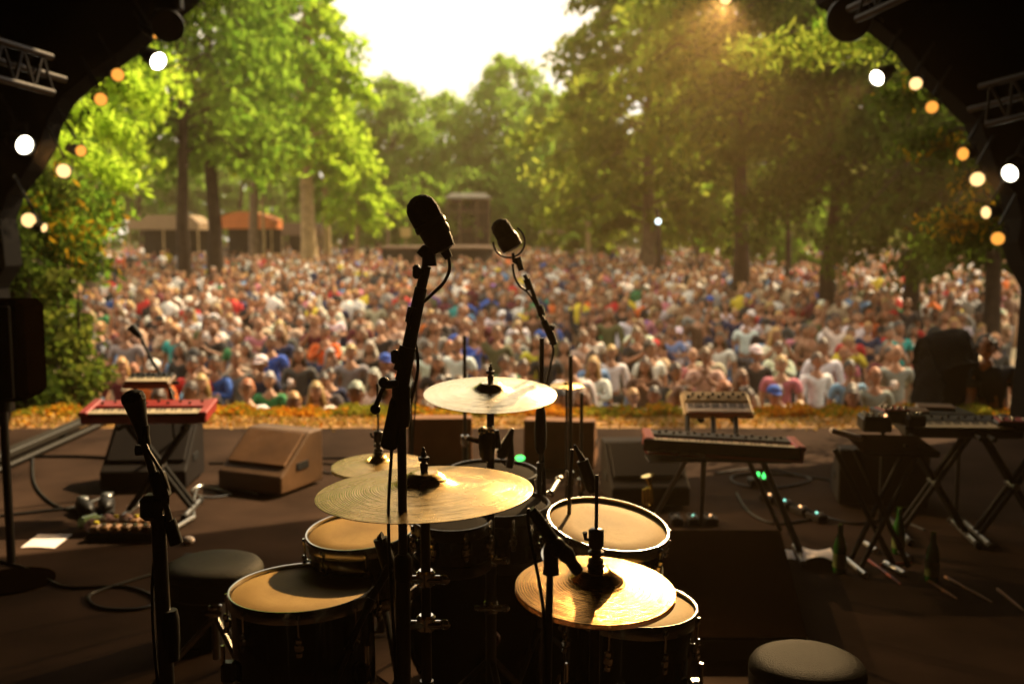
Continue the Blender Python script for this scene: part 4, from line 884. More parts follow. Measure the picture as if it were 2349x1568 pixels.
def pedal():
    c = Vector((at(1128, 2.95), 2.95, 0)); rt = thing('bass_drum_pedal', c, 'chrome pedal standing against the dark bass drum', 'pedal')
    MB().bbox(c + Vector((0, 0, .01)), (.1, .3, .012)).build('base_plate', M_['steel'], rt); MB().bbox(c + Vector((0, -.02, .06)), (.075, .24, .012), Matrix.Rotation(R(14), 3, 'X')).build('footboard', M_['steel'], rt)
    for s in (-.05, .05): MB().tube([c + Vector((s, .13, .0)), c + Vector((s, .13, .2))], .008, 8).build('post', M_['chrome'], rt)
    MB().tube([c + Vector((0, .13, .19)), c + Vector((0, .08, .36))], .004, 8).build('beater_rod', M_['chrome'], rt); MB().ball(c + Vector((0, .08, .37)), .025, 10, 8).build('beater', M_['cloth_pink'], rt)
pedal()

def stool(px, py, d, r, label, th=.10, tilt=0.0, z=None, vm='vinyl'):
    c = P(px, py, d); rt = thing('drum_stool', (c.x, c.y, 0), label, 'stool')
    MB().lathe([(r * .55, .008), (r * .8, .006), (r * .93, -.004), (r * .99, -.018), (r, -.03)][::-1], 64, cap0=False, cap1=True).build('seat_pad', M_[vm], rt, M=Matrix.Translation(c), angle=80)
    MB().lathe([(r * .90, -th), (r * .98, -th + .01), (r * 1.0, -.03)], 64, cap0=True, cap1=False).build('seat_side', M_['vinyl2'], rt, M=Matrix.Translation(c))
    MB().tube([(c.x, c.y, .10), (c.x, c.y, c.z - th)], .014, 12).build('post', M_['steel'], rt)
    j = MB(); j.lathe([(.016, -.02), (.024, -.015), (.024, .02), (.016, .024)], 16, Matrix.Translation((c.x, c.y, c.z - th - .08))); j.tube([(c.x - .03, c.y - .02, c.z - th - .08), (c.x + .03, c.y - .02, c.z - th - .08)], .010, 8); j.build('height_clamp', M_['chrome'], rt)
    tripod(rt, c.x, c.y, .26, .24, 'steel', rot=200)
    return rt, c
stool(490, 1290, 3.5, .176, 'round dark vinyl stool at the lower left, behind the floor tom')
stool(1852, 1512, 2.60, .156, 'round black vinyl seat with a golden glint at the lower right corner', th=.12, vm='seatb')

# ------------------------------------------------------------------ microphones and stands
def mic_tall():
    d = 2.12; Q = lambda x, y, dd=0: P(x, y, d + dd)
    foot = Vector((at(921, d), d, 0)); rt = thing('mic_stand', foot, 'tallest black boom microphone stand, in front of the largest cymbal', 'microphone stand')
    top = Q(921, 955); MB().tube([(top.x, d, .05), top], [.0105, .0100], 16).build('pole', M_['blackmetal'], rt)
    MB().tube([(top.x - .002, d, .0), (top.x - .002, d, P(0, 1310, d).z)], .0165, 16).build('lower_pole', M_['blackmetal'], rt)
    MB().lathe([(.0165, 0), (.02, .01), (.02, .05), (.012, .06)], 16, Matrix.Translation((top.x, d, P(0, 1330, d).z))).build('collar', M_['black'], rt)
    MB().lathe([(.017, 0), (.020, .02), (.020, .085), (.014, .10)], 16, Matrix.Translation((top.x, d, P(0, 978, d).z))).build('clutch', M_['black'], rt)
    b0, b1, b2, b3 = Q(891, 1028), Q(917, 905), Q(943, 770), Q(966, 660)
    MB().tube([b0, b0.lerp(b1, .04), Q(912, 925), b1], [.014, .0185, .018, .014], 16).build('counterweight', M_['rubber'], rt)
    MB().tube([b1, Q(921, 885), b2, b3], [.017, .0165, .0145, .0135], 16).build('boom_sleeve', M_['black'], rt)
    MB().tube([b3, Q(978, 610)], [.0115, .0105], 14).build('boom', M_['blackmetal'], rt)
    MB().tube([Q(915, 880, -.01), Q(884, 882, -.01)], .0095, 10).build('pivot_bolt', M_['blackmetal'], rt)
    k = MB(); k.tube([Q(882, 885, -.01), Q(862, 930, -.01)], .0055, 8); k.ball(Q(861, 938, -.012), .0115, 12, 8); k.ball(Q(881, 877, -.012), .0125, 12, 8); k.build('pivot_handle', M_['black'], rt)
    for (x, y, nm) in ((906, 818, 0), (955, 623, 0)):
        k = MB(); k.tube([Q(x + 18, y, -.01), Q(x + 8, y, -.01)], .007, 8); k.bbox(Q(x, y, -.01), (.016, .016, .030), b=.006); k.build('tightening_knob', M_['black'], rt)
    for (y0, y1, x0, x1, r0) in ((795, 850, 936, 922, .0195), (705, 740, 952, 946, .0165)): MB().tube([Q(x1, y1), Q(x0, y0)], [r0, r0 * .94], 14).build('boom_joint', M_['black'], rt)
    mic = thing('studio_microphone', Q(988, 520), 'large black studio microphone on top of the tallest stand', 'microphone')
    ax = (Q(972, 490) - Q(1002, 545)).normalized(); c = Q(988, 517)
    MB().lathe([(.012, -.062), (.026, -.058), (.029, -.04), (.031, -.02), (.031, .0)], 28).build('body', M_['black'], mic, M=dirmat(c, ax, (1, 0, 0)))
    MB().lathe([(.031, .0), (.0335, .004), (.034, .012), (.0345, .03), (.032, .048), (.024, .060), (.012, .067), (.001, .069)], 32).build('windscreen', M_['grille'], mic, M=dirmat(c, ax, (1, 0, 0)))
    MB().lathe([(.0335, -.006), (.0355, -.004), (.0355, .006), (.0335, .008)], 28, cap0=False, cap1=False).build('band', M_['black'], mic, M=dirmat(c, ax, (1, 0, 0)))
    MB().ball(Q(1012, 530), (.019, .022, .024), 16, 12).build('side_knob', M_['black'], mic)
    MB().tube([Q(985, 610), Q(984, 585), Q(995, 562)], [.0165, .015, .014], 14).build('clip', M_['black'], mic)
    MB().tube([Q(962, 585), Q(975, 571), Q(992, 568)], [.009, .010, .008], 10).build('clip_lever', M_['black'], mic)
    MB().tube([Q(1010, 550), Q(1016, 568), Q(1030, 592)], [.012, .0125, .0085], 14).build('connector', M_['black'], mic)
    cb = MB(); cb.tube(smooth([Q(1029, 590), Q(1031, 618), Q(1018, 648), Q(996, 670), Q(972, 692), Q(966, 690, .02), Q(940, 715, -.02), Q(937, 745, -.02), Q(951, 780, .02), Q(958, 850, .01), Q(935, 940, .03), Q(903, 1000), Q(897, 1060, -.015), Q(891, 1180, -.015), Q(896, 1330, -.015), Q(905, 1480, -.015), Q(910, 1640, -.015)]), .0036, 8)
    solo(cb, 'microphone_cable', M_['cable'], 'black cable running down beside the tallest stand pole', 'cable')
mic_tall()
def mic_second():
    d = 3.3; Q = lambda x, y, dd=0: P(x, y, d + dd); x0 = at(1241, d)
    rt = thing('mic_stand', (x0, d, 0), 'black boom stand reaching up left to the second microphone, right of centre', 'microphone stand')
    MB().tube([(x0, d, .04), Q(1243, 775)], [.0085, .0078], 14).build('pole', M_['blackmetal'], rt)
    MB().tube([(x0, d, .02), Q(1240, 1060)], .013, 14).build('lower_pole', M_['blackmetal'], rt)
    MB().lathe([(.011, 0), (.019, .02), (.021, .08), (.017, .14), (.010, .17)], 16, Matrix.Translation((x0, d, P(0, 1040, d).z))).build('grip', M_['rubber'], rt)
    MB().tube([Q(1272, 790), Q(1262, 765), Q(1247, 735)], [.012, .014, .012], 12).build('boom_clutch', M_['black'], rt)
    MB().tube([Q(1250, 745), Q(1222, 668), Q(1203, 630)], [.008, .007, .0065], 12).build('boom', M_['blackmetal'], rt)
    for x, y in ((1212, 652), (1240, 712)): MB().tube([Q(x - 4, y - 12), Q(x + 4, y + 12)], .0125, 12).build('boom_joint', M_['black'], rt)
    MB().tube([Q(1258, 748), Q(1272, 752)], [.007, .009], 8).build('tightening_knob', M_['black'], rt); MB().tube([Q(1266, 790), Q(1268, 778)], .009, 8).build('counterweight', M_['rubber'], rt)
    tripod(rt, x0, d, .30, .32, 'blackmetal')
    c = Q(1160, 541); mic = thing('studio_microphone', c, 'black microphone with a ring yoke on the second boom stand', 'microphone'); ax = (Q(1145, 515) - Q(1172, 562)).normalized()
    MB().lathe([(.016, -.052), (.036, -.046), (.038, -.015), (.034, .0)], 28).build('body', M_['black'], mic, M=dirmat(c, ax, (1, 0, 0)))
    MB().lathe([(.0325, .0), (.033, .03), (.028, .048), (.014, .058), (.001, .06)], 28).build('windscreen', M_['grille'], mic, M=dirmat(c, ax, (1, 0, 0)))
    MB().tube([dirmat(c - ax * .018, ax, (1, 0, 0)) @ Vector((.052 * math.cos(t), 0, .052 * math.sin(t) - .004)) for t in [R(150 + 240 * k / 24) for k in range(25)]], .0035, 8).build('yoke', M_['blackmetal'], mic)
    MB().tube([Q(1177, 580), Q(1179, 600), Q(1186, 604)], .006, 8).build('clip', M_['black'], mic); MB().tube([Q(1187, 590), Q(1196, 620)], [.012, .010], 10).build('boom_end', M_['black'], mic)
    solo(MB().tube(smooth([Q(1176, 605), Q(1180, 632), Q(1192, 655), Q(1212, 672), Q(1236, 712), Q(1268, 792), Q(1262, 840), Q(1250, 900), Q(1243, 1000), Q(1250, 1120), Q(1245, 1300)]), .0042, 8), 'microphone_cable', M_['cable'], 'thin black cable hanging from the second microphone', 'cable')
mic_second()
def mic_left():
    d = 2.05; Q = lambda x, y, dd=0: P(x, y, d + dd); x0 = at(363, d)
    rt = thing('mic_stand', (x0, d, 0), 'black boom microphone stand standing at the left of the kit', 'microphone stand')
    MB().tube([(x0, d, .0), Q(362, 1180)], [.0165, .0150], 16).build('pole', M_['blackmetal'], rt)
    MB().lathe([(.0165, -.06), (.019, -.02), (.019, .03), (.015, .05)], 14, Matrix.Translation((x0, d, P(0, 1450, d).z))).build('collar', M_['black'], rt)
    MB().bbox(Q(350, 1162), (.045, .045, .055), b=.01).build('clutch', M_['black'], rt)
    MB().tube([Q(331, 1020), Q(351, 1085)], [.0075, .0085], 12).build('boom', M_['blackmetal'], rt)
    MB().bbox(Q(367, 1112), (.032, .03, .060), Matrix.Rotation(R(-14), 3, 'Y'), b=.006).build('boom_block', M_['black'], rt)
    MB().tube([Q(375, 1140), Q(392, 1200)], .0068, 12).build('boom_tail', M_['blackmetal'], rt)
    MB().tube([Q(388, 1192), Q(405, 1246)], [.0135, .0145], 14).build('counterweight', M_['rubber'], rt)
    MB().tube([Q(313, 1032, .01), Q(332, 1032, .01)], [.012, .010], 10).build('tightening_knob', M_['black'], rt)
    c = Q(311, 932); mic = thing('vocal_microphone', c, 'black vocal microphone with a flared head, left front stand', 'microphone'); ax = (Q(309, 915) - Q(328, 985)).normalized()
    MB().lathe([(.010, -.085), (.0115, -.075), (.0125, -.06), (.018, -.02), (.0225, .006), (.0245, .012)], 28).build('body', M_['blackmetal'], mic, M=dirmat(c, ax, (1, 0, 0)))
    MB().lathe([(.0245, .012), (.0245, .020), (.022, .028), (.012, .034), (.001, .036)], 28).build('windscreen', M_['grille'], mic, M=dirmat(c, ax, (1, 0, 0)))
    MB().tube([Q(328, 975), Q(330, 1015)], [.013, .012], 12).build('clip', M_['black'], mic)
    solo(MB().tube(smooth([Q(330, 1008), Q(345, 1040, -.02), Q(372, 1085, -.02), Q(385, 1130), Q(378, 1200), Q(352, 1300), Q(352, 1450), Q(370, 1640)]), .0036, 8), 'microphone_cable', M_['cable'], 'black cable following the left microphone stand', 'cable')
mic_left()
def mic_snare():
    d = 1.85; Q = lambda x, y, dd=0: P(x, y, d + dd); x0 = at(1258, d)
    rt = thing('mic_stand', (x0, d, 0), 'short black boom stand across the golden hi-hat', 'microphone stand')
    MB().tube([Q(1252, 1640), Q(1262, 1300)], [.0105, .0062], 14).build('pole', M_['blackmetal'], rt)
    MB().lathe([(.016, -.02), (.0145, -.005), (.0135, .03), (.010, .045)], 16).build('clutch', M_['black'], rt, M=Matrix.Translation(Q(1264, 1292)))
    MB().tube([Q(1217, 1168), Q(1231, 1186), Q(1272, 1245), Q(1300, 1272), Q(1312, 1288)], [.010, .0115, .0125, .0165, .011], 14).build('boom', M_['black'], rt)
    MB().tube([Q(1307, 1284), Q(1322, 1304), Q(1328, 1312)], [.0105, .0118, .010], 14).build('counterweight', M_['rubber'], rt)
    MB().ball(Q(1275, 1254), .020, 14, 10).build('pivot', M_['black'], rt)
    solo(MB().tube(smooth([Q(1213, 1165, -.01), Q(1211, 1195, -.01), Q(1222, 1260, -.01), Q(1236, 1330, -.01), Q(1247, 1405, -.01), Q(1252, 1500, -.01), Q(1254, 1640, -.01)]), .0034, 8), 'microphone_cable', M_['cable'], 'thin cable crossing the left part of the golden hi-hat', 'cable')
mic_snare()
def tom_mic():
    for (d, a, b, lb, foot) in ((2.95, (1330, 1040), (1353, 1110), 'black pencil microphone hanging behind the hi-hat rod', 1330), (3.6, (1176, 990), (1160, 1050), 'black clip microphone behind the raised cymbal pole', None)):
        q0, q1 = P(*a, d), P(*b, d); rt = thing('drum_microphone', q1, lb, 'microphone')
        if foot:
            MB().tube([P(1318, 1020, d), P(1340, 1062, d)], [.004, .012], 10).build('neck', M_['black'], rt); MB().tube([P(1336, 1055, d), P(1358, 1118, d)], [.018, .020], 14).build('body', M_['black'], rt); MB().tube([P(1354, 1108, d), P(1360, 1128, d)], [.019, .013], 14).build('windscreen', M_['grille'], rt)
            MB().tube([P(1312, 1030, d), P(1306, 1130, d), (P(1306, 1130, d).x, d, .02)], .006, 8).build('holder_arm', M_['blackmetal'], rt)
        else:
            MB().tube([P(1176, 982, d), P(1166, 1010, d), P(1152, 1038, d), P(1149, 1050, d)], [.006, .020, .026, .014], 12).build('body', M_['black'], rt); MB().tube([P(1172, 1000, d), P(1172, 1052, d), P(1168, 1072, d)], [.009, .014, .014], 10).build('clip', M_['black'], rt)
            MB().tube(smooth([P(1150, 1045, d), P(1152, 1060, d), P(1165, 1068, d)]), .003, 6).build('short_cable', M_['cable'], rt)
    # microphone on the low boom pointing at the left tom, dark against the head
    d = 2.6; rt = thing('drum_microphone', P(880, 1240, d), 'black microphone pointing down at the left tom', 'microphone')
    MB().tube([P(872, 1234, d), P(893, 1300, d)], [.019, .021], 14).build('body', M_['black'], rt); MB().tube([P(868, 1240, d), P(880, 1236, d)], [.012, .022], 12).build('windscreen', M_['grille'], rt)
    rt2 = thing('mic_stand', (P(760, 1640, 2.5).x, 2.5, 0), 'low boom stand slanting over the right edge of the left floor tom', 'microphone stand')
    MB().tube([P(893, 1300, 2.55), P(862, 1355, 2.5), P(820, 1440, 2.48), P(770, 1560, 2.46), P(745, 1640, 2.45)], [.013, .0085, .009, .0095, .0095], 12).build('boom', M_['blackmetal'], rt2)
    MB().tube([P(852, 1372, 2.49), P(840, 1400, 2.48)], .013, 12).build('boom_joint', M_['blackmetal'], rt2); MB().tube([P(788, 1490, 2.47), P(812, 1490, 2.47)], .006, 8).build('tightening_knob', M_['chrome'], rt2)
tom_mic()
# the raised cymbal's tilter
d = 3.0; q = P(1117, 1012, d); rt = thing('cymbal_tilter', q, 'chunky black and chrome tilter on the raised cymbal pole', 'clamp')
MB().lathe([(.014, -.06), (.022, -.045), (.026, -.02), (.026, .02), (.018, .035)], 16, Matrix.Translation(q)).build('socket', M_['blackmetal'], rt); MB().ball(q + Vector((-.014, -.015, .035)), .014, 10, 8).build('bolt', M_['chrome'], rt); MB().ball(q + Vector((.012, -.015, .038)), .013, 10, 8).build('bolt', M_['chrome'], rt)
MB().tube([q + Vector((-.02, 0, .0)), q + Vector((-.06, 0, .01))], [.009, .007], 8).build('lever', M_['chrome'], rt); MB().tube([q + Vector((.03, 0, .035)), q + Vector((.035, 0, -.02))], [.007, .010], 8).build('wing', M_['blackmetal'], rt)
# thin stand left of the tall pole (pencil microphone pointing up)
d = 4.2; rt = thing('mic_stand', (at(944, d), d, 0), 'thin stand with a pencil microphone just right of the tallest pole', 'microphone stand')
MB().tube([(at(944, d), d, 0), P(941, 930, d)], .009, 10).build('pole', M_['blackmetal'], rt); MB().tube([P(938, 935, d), P(951, 875, d)], [.012, .010], 10).build('microphone', M_['black'], rt); MB().tube(smooth([P(955, 868, d), P(953, 930, d), P(949, 980, d), P(946, 1060, d)]), .004, 6).build('cable', M_['cable'], rt)
tripod(rt, at(944, d), d, .25, .28, 'blackmetal')
def thinstand(px, py0, d, r, label, cat='stand', nm='percussion_stand', bracket=True):
    x = at(px, d); z = P(px, py0, d).z; rt = thing(nm, (x, d, 0), label, cat)
    MB().tube([(x, d, .0), (x, d, z)], r, 10).build('pole', M_['blackmetal'], rt); MB().tube([(x, d, .0), (x, d, z * .5)], r * 1.5, 10).build('lower_pole', M_['blackmetal'], rt)
    if bracket: MB().lathe([(.02, -.03), (.024, 0), (.02, .03)], 12, Matrix.Translation((x, d, z * .5))).build('clamp', M_['chrome'], rt)
    tripod(rt, x, d, .3, .3, 'blackmetal', rot=15); return rt, x, z
thinstand(1065, 770, 5.2, .010, 'thin black stand behind the left edge of the raised cymbal')
r3, x3, z3 = thinstand(1310, 815, 4.4, .010, 'thin black stand with a small clip right of the second microphone stand')
thinstand(1336, 900, 4.7, .009, 'shorter thin stand just right of the thin clip stand')
c3 = thing('percussion_cymbal', P(1300, 884, 4.5), 'small bright flat cymbal seen edge on right of the raised cymbal', 'cymbal'); MB().lathe(cymbal_prof(.075, h=.012) + [(x, z - .0016) for x, z in cymbal_prof(.075, h=.012)[::-1]], 64, None, cap0=False, cap1=False).build('cymbal', M_['cymbal'], c3, M=tiltmat(P(1300, 884, 4.5), 4, 0)); MB().tube([P(1300, 880, 4.5), (P(1300, 880, 4.5).x, 4.5, 0)], .006, 8).build('pole', M_['blackmetal'], c3)
def shaker(px, py, d, label):
    a, b = P(px, py, d), P(px + 24, py - 38, d + .25); rt = thing('tambourine_rod', a, label, 'percussion'); MB().tube([a, b], .010, 8).build('rod', M_['steel'], rt)
    for t in (0, .8): MB().ball(a.lerp(b, t), .018, 10, 8).build('chrome_end', M_['chrome'], rt)
shaker(1262, 1132, 4.0, 'short silver rod with round chrome ends beside the second stand')
# rolled white things on the far side of the kit
b = MB(); b.tube([P(1134, 1040, 4.6), P(1165, 1052, 4.6)], [.035, .032], 12); b.tube([P(1138, 1058, 4.5), P(1150, 1060, 4.5)], [.03, .028], 10); b.v = [(x, y, z) for x, y, z in b.v]; solo(b, 'rolled_towel', M_['paper'], 'small rolled white towel behind the black headed drum', 'towel')

# ------------------------------------------------------------------ wedge monitors
def wedge(px, pyb, d, w, dep, h, rot, label, mt='wedge', gm='wedgegrille', flip=False):
    c = floor_at(px, pyb) if d is None else Vector((at(px, d), d, 0)); rt = thing('wedge_monitor', c, label, 'monitor speaker', 'wedge monitors on the stage floor')
    Rm = rotz(rot); f = -1 if not flip else 1
    prof = [(f * dep / 2, .02), (f * dep / 2, .13), (f * -.02 * 0 + f * (dep / 2 - .06), .17), (-f * dep * .18, h), (-f * dep * .5, h), (-f * dep / 2, .02)]
    mb = MB(); poly = [c + Rm @ Vector((-w / 2, y, z)) for y, z in prof]; mb.prism(poly, Rm @ Vector((w, 0, 0))); bv = mb.build('cabinet', M_[mt], rt, smooth=False)
    m = bv.modifiers.new('b', 'BEVEL'); m.width = .012; m.segments = 2; m.limit_method = 'ANGLE'
    a, b = Vector((0, prof[2][0], prof[2][1])), Vector((0, prof[3][0], prof[3][1])); n = Vector((0, (b - a).z * f, -(b - a).y * f)).normalized()
    if n.z < 0: n = -n
    mid = (a + b) / 2 + n * .004; ang = math.atan2((b - a).z, (b - a).y)
    MB().bbox(c + Rm @ mid, (w - .05, (b - a).length - .04, .016), Rm @ Matrix.Rotation(ang, 3, 'X'), b=.006).build('grille', M_[gm], rt, smooth=False)
    for s in (-1, 1): MB().bbox(c + Rm @ Vector((s * (w / 2), 0, h * .45)), (.012, .13, .05), Rm, b=.004).build('handle', M_['rubber'], rt)
    return rt
wedge(612, 0, 6.45, .50, .46, .37, -24, 'light brown worn wedge monitor standing alone at the left of centre')
wedge(338, 0, 6.55, .55, .48, .40, 3, 'dark wedge monitor under the left red keyboard', 'wedgedark', 'wedgedark')
wedge(1008, 0, 7.2, .46, .45, .36, 3, 'brown wedge monitor facing away behind the tallest stand', 'wedgelit', 'wedgelit', True)
wedge(1290, 0, 7.1, .50, .45, .36, -8, 'brown wedge monitor behind the second microphone stand', 'wedgelit', 'wedgelit', True)
wedge(1483, 0, 6.1, .48, .45, .36, 4, 'dark wedge monitor under the left end of the right red keyboard', 'wedgedark', 'wedgedark')
wedge(2030, 0, 6.1, .52, .45, .36, -12, 'dark wedge monitor behind the legs of the right keyboard table', 'wedgedark', 'wedgedark', True)

# ------------------------------------------------------------------ keyboards, stands, tables
def keys(rt, M, w, dep, n=36, y0=None, z=.0, mt='white', kl=.42):
    mb = MB(); y0 = -dep * .5 + .012 if y0 is None else y0; L = dep * kl
    for i in range(n):
        x = -w / 2 + w * (i + .5) / n; mb.box((x, y0 + L / 2, z), (w / n * .92, L, .012))
    mb.cm = 1
    for i in range(n - 1):
        if i % 7 in (2, 6): continue
        x = -w / 2 + w * (i + 1) / n; mb.box((x, y0 + L * .76, z + .0075), (w / n * .34, L * .44, .005))
    mb.build('keybed', [M_[mt], M_['black']], rt, M=M, smooth=False)
def knobs(rt, M, pts, mt='black', r=.008, h=.012, name='knob'):
    for p in pts: MB().lathe([(r, 0), (r, h * .8), (r * .8, h)], 10).build(name, M_[mt], rt, M=M @ Matrix.Translation(p))
def keyboard(px, py, d, w, dep, th, rot, pitch, body, label, nk=36, top='black', cheek=True, panel=None, nkn=10, tilt=0, kl=.42, kmt='white'):
    c = P(px, py, d); M = Matrix.Translation(c) @ Matrix.Rotation(R(rot), 4, 'Z') @ Matrix.Rotation(R(pitch), 4, 'X') @ Matrix.Rotation(R(tilt), 4, 'Y')
    rt = thing('keyboard', c, label, 'keyboard')
    MB().bbox((0, 0, -th / 2), (w, dep, th), b=.008).build('body', M_[body], rt, M=M, smooth=False)
    MB().bbox((0, dep * .24, .006), (w * .92, dep * .46, .014), b=.004).build('control_panel', M_[panel or top], rt, M=M, smooth=False)
    keys(rt, M, w * .9, dep, nk, z=.004, kl=kl, mt=kmt)
    if cheek:
        for s in (-1, 1): MB().bbox((s * (w / 2 - .018), 0, .006), (.05, dep * 1.02, .026), b=.006).build('end_cheek', M_[body], rt, M=M, smooth=False)
    knobs(rt, M, [(-w * .4 + w * .8 * i / (nkn - 1), dep * (.30 if i % 2 else .18), .013) for i in range(nkn)])
    return rt, M
def xstand(x, y, z, w, dep, rot, label, mt='matte', n=1, spread=.5):
    rt = thing('keyboard_stand', (x, y, 0), label, 'keyboard stand'); Rm = rotz(rot); o = Vector((x, y, 0))
    for yy in ((-.04, .04) if n == 1 else (-.12, .12)):
        for s in (-1, 1): MB().tube([o + Rm @ Vector((-s * w / 2, yy + .01 * s, z - .02)), o + Rm @ Vector((s * w / 2, yy + .01 * s, .03))], .016, 8).build('brace', M_[mt], rt)
    for s in (-1, 1):
        MB().tube([o + Rm @ Vector((s * w / 2, -dep / 2, .02)), o + Rm @ Vector((s * w / 2, dep / 2, .02))], .016, 8).build('foot', M_['steel'], rt); MB().tube([o + Rm @ Vector((s * w / 2, -dep / 2, z - .02)), o + Rm @ Vector((s * w / 2, dep / 2, z - .02))], .014, 8).build('arm', M_[mt], rt)
        for e in (-1, 1): MB().tube([o + Rm @ Vector((s * w / 2, e * dep / 2, .02)), o + Rm @ Vector((s * w / 2, e * (dep / 2 + .04), .02))], .02, 8).build('rubber_cap', M_['rubber'], rt)
    MB().tube([o + Rm @ Vector((0, -.07, z / 2)), o + Rm @ Vector((0, .07, z / 2))], .02, 10).build('pivot', M_['steel'], rt); return rt
# left
keyboard(343, 936, 5.8, .72, .26, .055, 2, 9, 'red', 'left red keyboard on a stand above the dark wedge monitor', 30, top='red', kl=.3)
xstand(at(350, 5.8), 5.82, .56, .36, .34, 4, 'black crossed stand holding the left red keyboard')
keyboard(343, 868, 6.05, .28, .16, .04, 2, 12, 'wedge', 'small synthesizer on the upper tier of the left keyboard', 16, cheek=False, nkn=8)
rt = thing('upper_tier_stand', (at(350, 6.05), 6.05, .6), 'small bent black tier holding the small left synthesizer', 'keyboard stand')
for s in (-1, 1): MB().tube([P(350 + s * 35, 880, 6.05), P(350 + s * 50, 925, 6.05)], .012, 8).build('upright', M_['blackmetal'], rt)
MB().tube([P(300, 878, 6.05), P(410, 878, 6.05)], .010, 8).build('cross_arm', M_['blackmetal'], rt)
rt = thing('mic_stand', (at(385, 6.5), 6.5, 0), 'dark microphone stand slanting over the small left synthesizer', 'microphone stand'); MB().tube([P(388, 870, 6.5), (at(395, 6.5), 6.5, 0)], .012, 8).build('pole', M_['blackmetal'], rt)
MB().tube([P(400, 905, 6.5), P(350, 830, 6.5), P(318, 765, 6.5)], [.014, .012, .01], 8).build('boom', M_['blackmetal'], rt); MB().tube([P(322, 772, 6.5), P(300, 748, 6.5)], [.02, .032], 12).build('microphone', M_['black'], rt)
# right pair
rt0, _ = keyboard(1655, 1010, 5.12, .80, .27, .070, -4, 0, 'red', 'right red stage keyboard with a black panel and a dark front', 36, tilt=2.6, nkn=18, kl=.2)
MB().bbox(P(1655, 1030, 4.96), (.79, .012, .062), Matrix.Rotation(R(2.6), 3, 'Y') @ rotz(-4), b=.003).build('front_panel', M_['wedgedark'], rt0, smooth=False)
keyboard(1644, 924, 5.5, .385, .21, .035, -2, 26, 'beige', 'beige synthesizer with white keys above the right red keyboard', 26, top='beige', cheek=False, nkn=12, kl=.36, kmt='paper')
rt = thing('keyboard_stand', (at(1700, 5.2), 5.2, 0), 'black column stand carrying the right red keyboard and the beige synthesizer', 'keyboard stand')
for (a, b_, r_) in (((1745, 1045), (1838, 1272), .017), ((1712, 1045), (1790, 1215), .013), ((1575, 1052), (1505, 1180), .013), ((1616, 1050), (1608, 1200), .013)): MB().tube([P(*a, 5.15), floor_at(*b_, .015)], r_, 8).build('leg', M_['blackmetal'], rt)
MB().tube([P(1500, 1050, 5.15), P(1815, 1058, 5.1)], .014, 8).build('cross_arm', M_['blackmetal'], rt)
for x in (1577, 1636, 1688): MB().tube([P(x, 945, 5.45), P(x, 1000, 5.3)], .014, 8).build('upright', M_['blackmetal'], rt)
for x in (1600, 1675): MB().tube([P(x, 952, 5.45), P(x + 12, 966, 5.45)], .018, 8).build('tightening_knob', M_['black'], rt)
MB().tube([floor_at(1822, 1250, .02), floor_at(1842, 1290, .02)], .014, 8).build('foot_cap', M_['steel'], rt)
# sheet music
def sheet(pts, label, nm='sheet_of_paper', mt='paper', curl=.012, th=.0015, grp=None):
    p = [Vector(x) for x in pts]; mb = MB(); n = 8; vs = []
    for i in range(n + 1):
        for j in range(n + 1):
            s, t = i / n, j / n; q = (p[0] * (1 - s) + p[1] * s) * (1 - t) + (p[3] * (1 - s) + p[2] * s) * t; vs.append(q + Vector((0, 0, curl * math.sin(s * 3.1) * math.cos(t * 2.2) + curl)))
    N = len(vs); vs2 = [v_ + Vector((0, 0, -th)) for v_ in vs]; fs = []
    for i in range(n):
        for j in range(n):
            a = i * (n + 1) + j; q = (a, a + n + 1, a + n + 2, a + 1); fs.append(q); fs.append(tuple(N + k for k in q[::-1]))
    for i in range(n):
        for (a, b_) in ((i, i + 1), (n * (n + 1) + i + 1, n * (n + 1) + i), ((i + 1) * (n + 1), i * (n + 1)), (i * (n + 1) + n, (i + 1) * (n + 1) + n)): fs.append((a, b_, N + b_, N + a))
    mb.add(vs + vs2, fs); return solo(mb, nm, M_[mt], label, 'paper', grp)
sheet([P(1484, 1040, 4.95), P(1552, 1042, 4.95), P(1556, 1030, 5.15), P(1490, 1030, 5.15)], 'left white sheet lying open under the right red keyboard', curl=.008)
sheet([P(1556, 1046, 4.95), P(1618, 1052, 4.95), P(1620, 1038, 5.15), P(1560, 1035, 5.15)], 'right white sheet lying open under the right red keyboard', curl=.008)
rt = thing('sheet_rest', P(1550, 1050, 5.05), 'thin black rest holding the two open sheets', 'music stand'); MB().bbox(P(1550, 1047, 5.05) - Vector((0, 0, .01)), (.30, .16, .006)).build('desk', M_['black'], rt); MB().tube([P(1612, 1060, 5.05), floor_at(1608, 1195)], .009, 8).build('pole', M_['blackmetal'], rt)
sheet([floor_at(48, 1256), floor_at(125, 1258), floor_at(166, 1226), floor_at(88, 1226)], 'white sheet of paper alone on the floor at the left', curl=.004)
sheet([floor_at(292, 1163), floor_at(345, 1163), floor_at(350, 1143), floor_at(312, 1143)], 'small white paper on the floor behind the pedal board', curl=.004)
sheet([floor_at(1842, 1300), floor_at(1918, 1305), floor_at(1905, 1268), floor_at(1840, 1266)], 'crumpled white paper beside the first green bottle', curl=.03)
sheet([floor_at(1806, 1282), floor_at(1826, 1284), floor_at(1818, 1262), floor_at(1800, 1260)], 'thin white strip of paper along the black case edge', curl=.003)
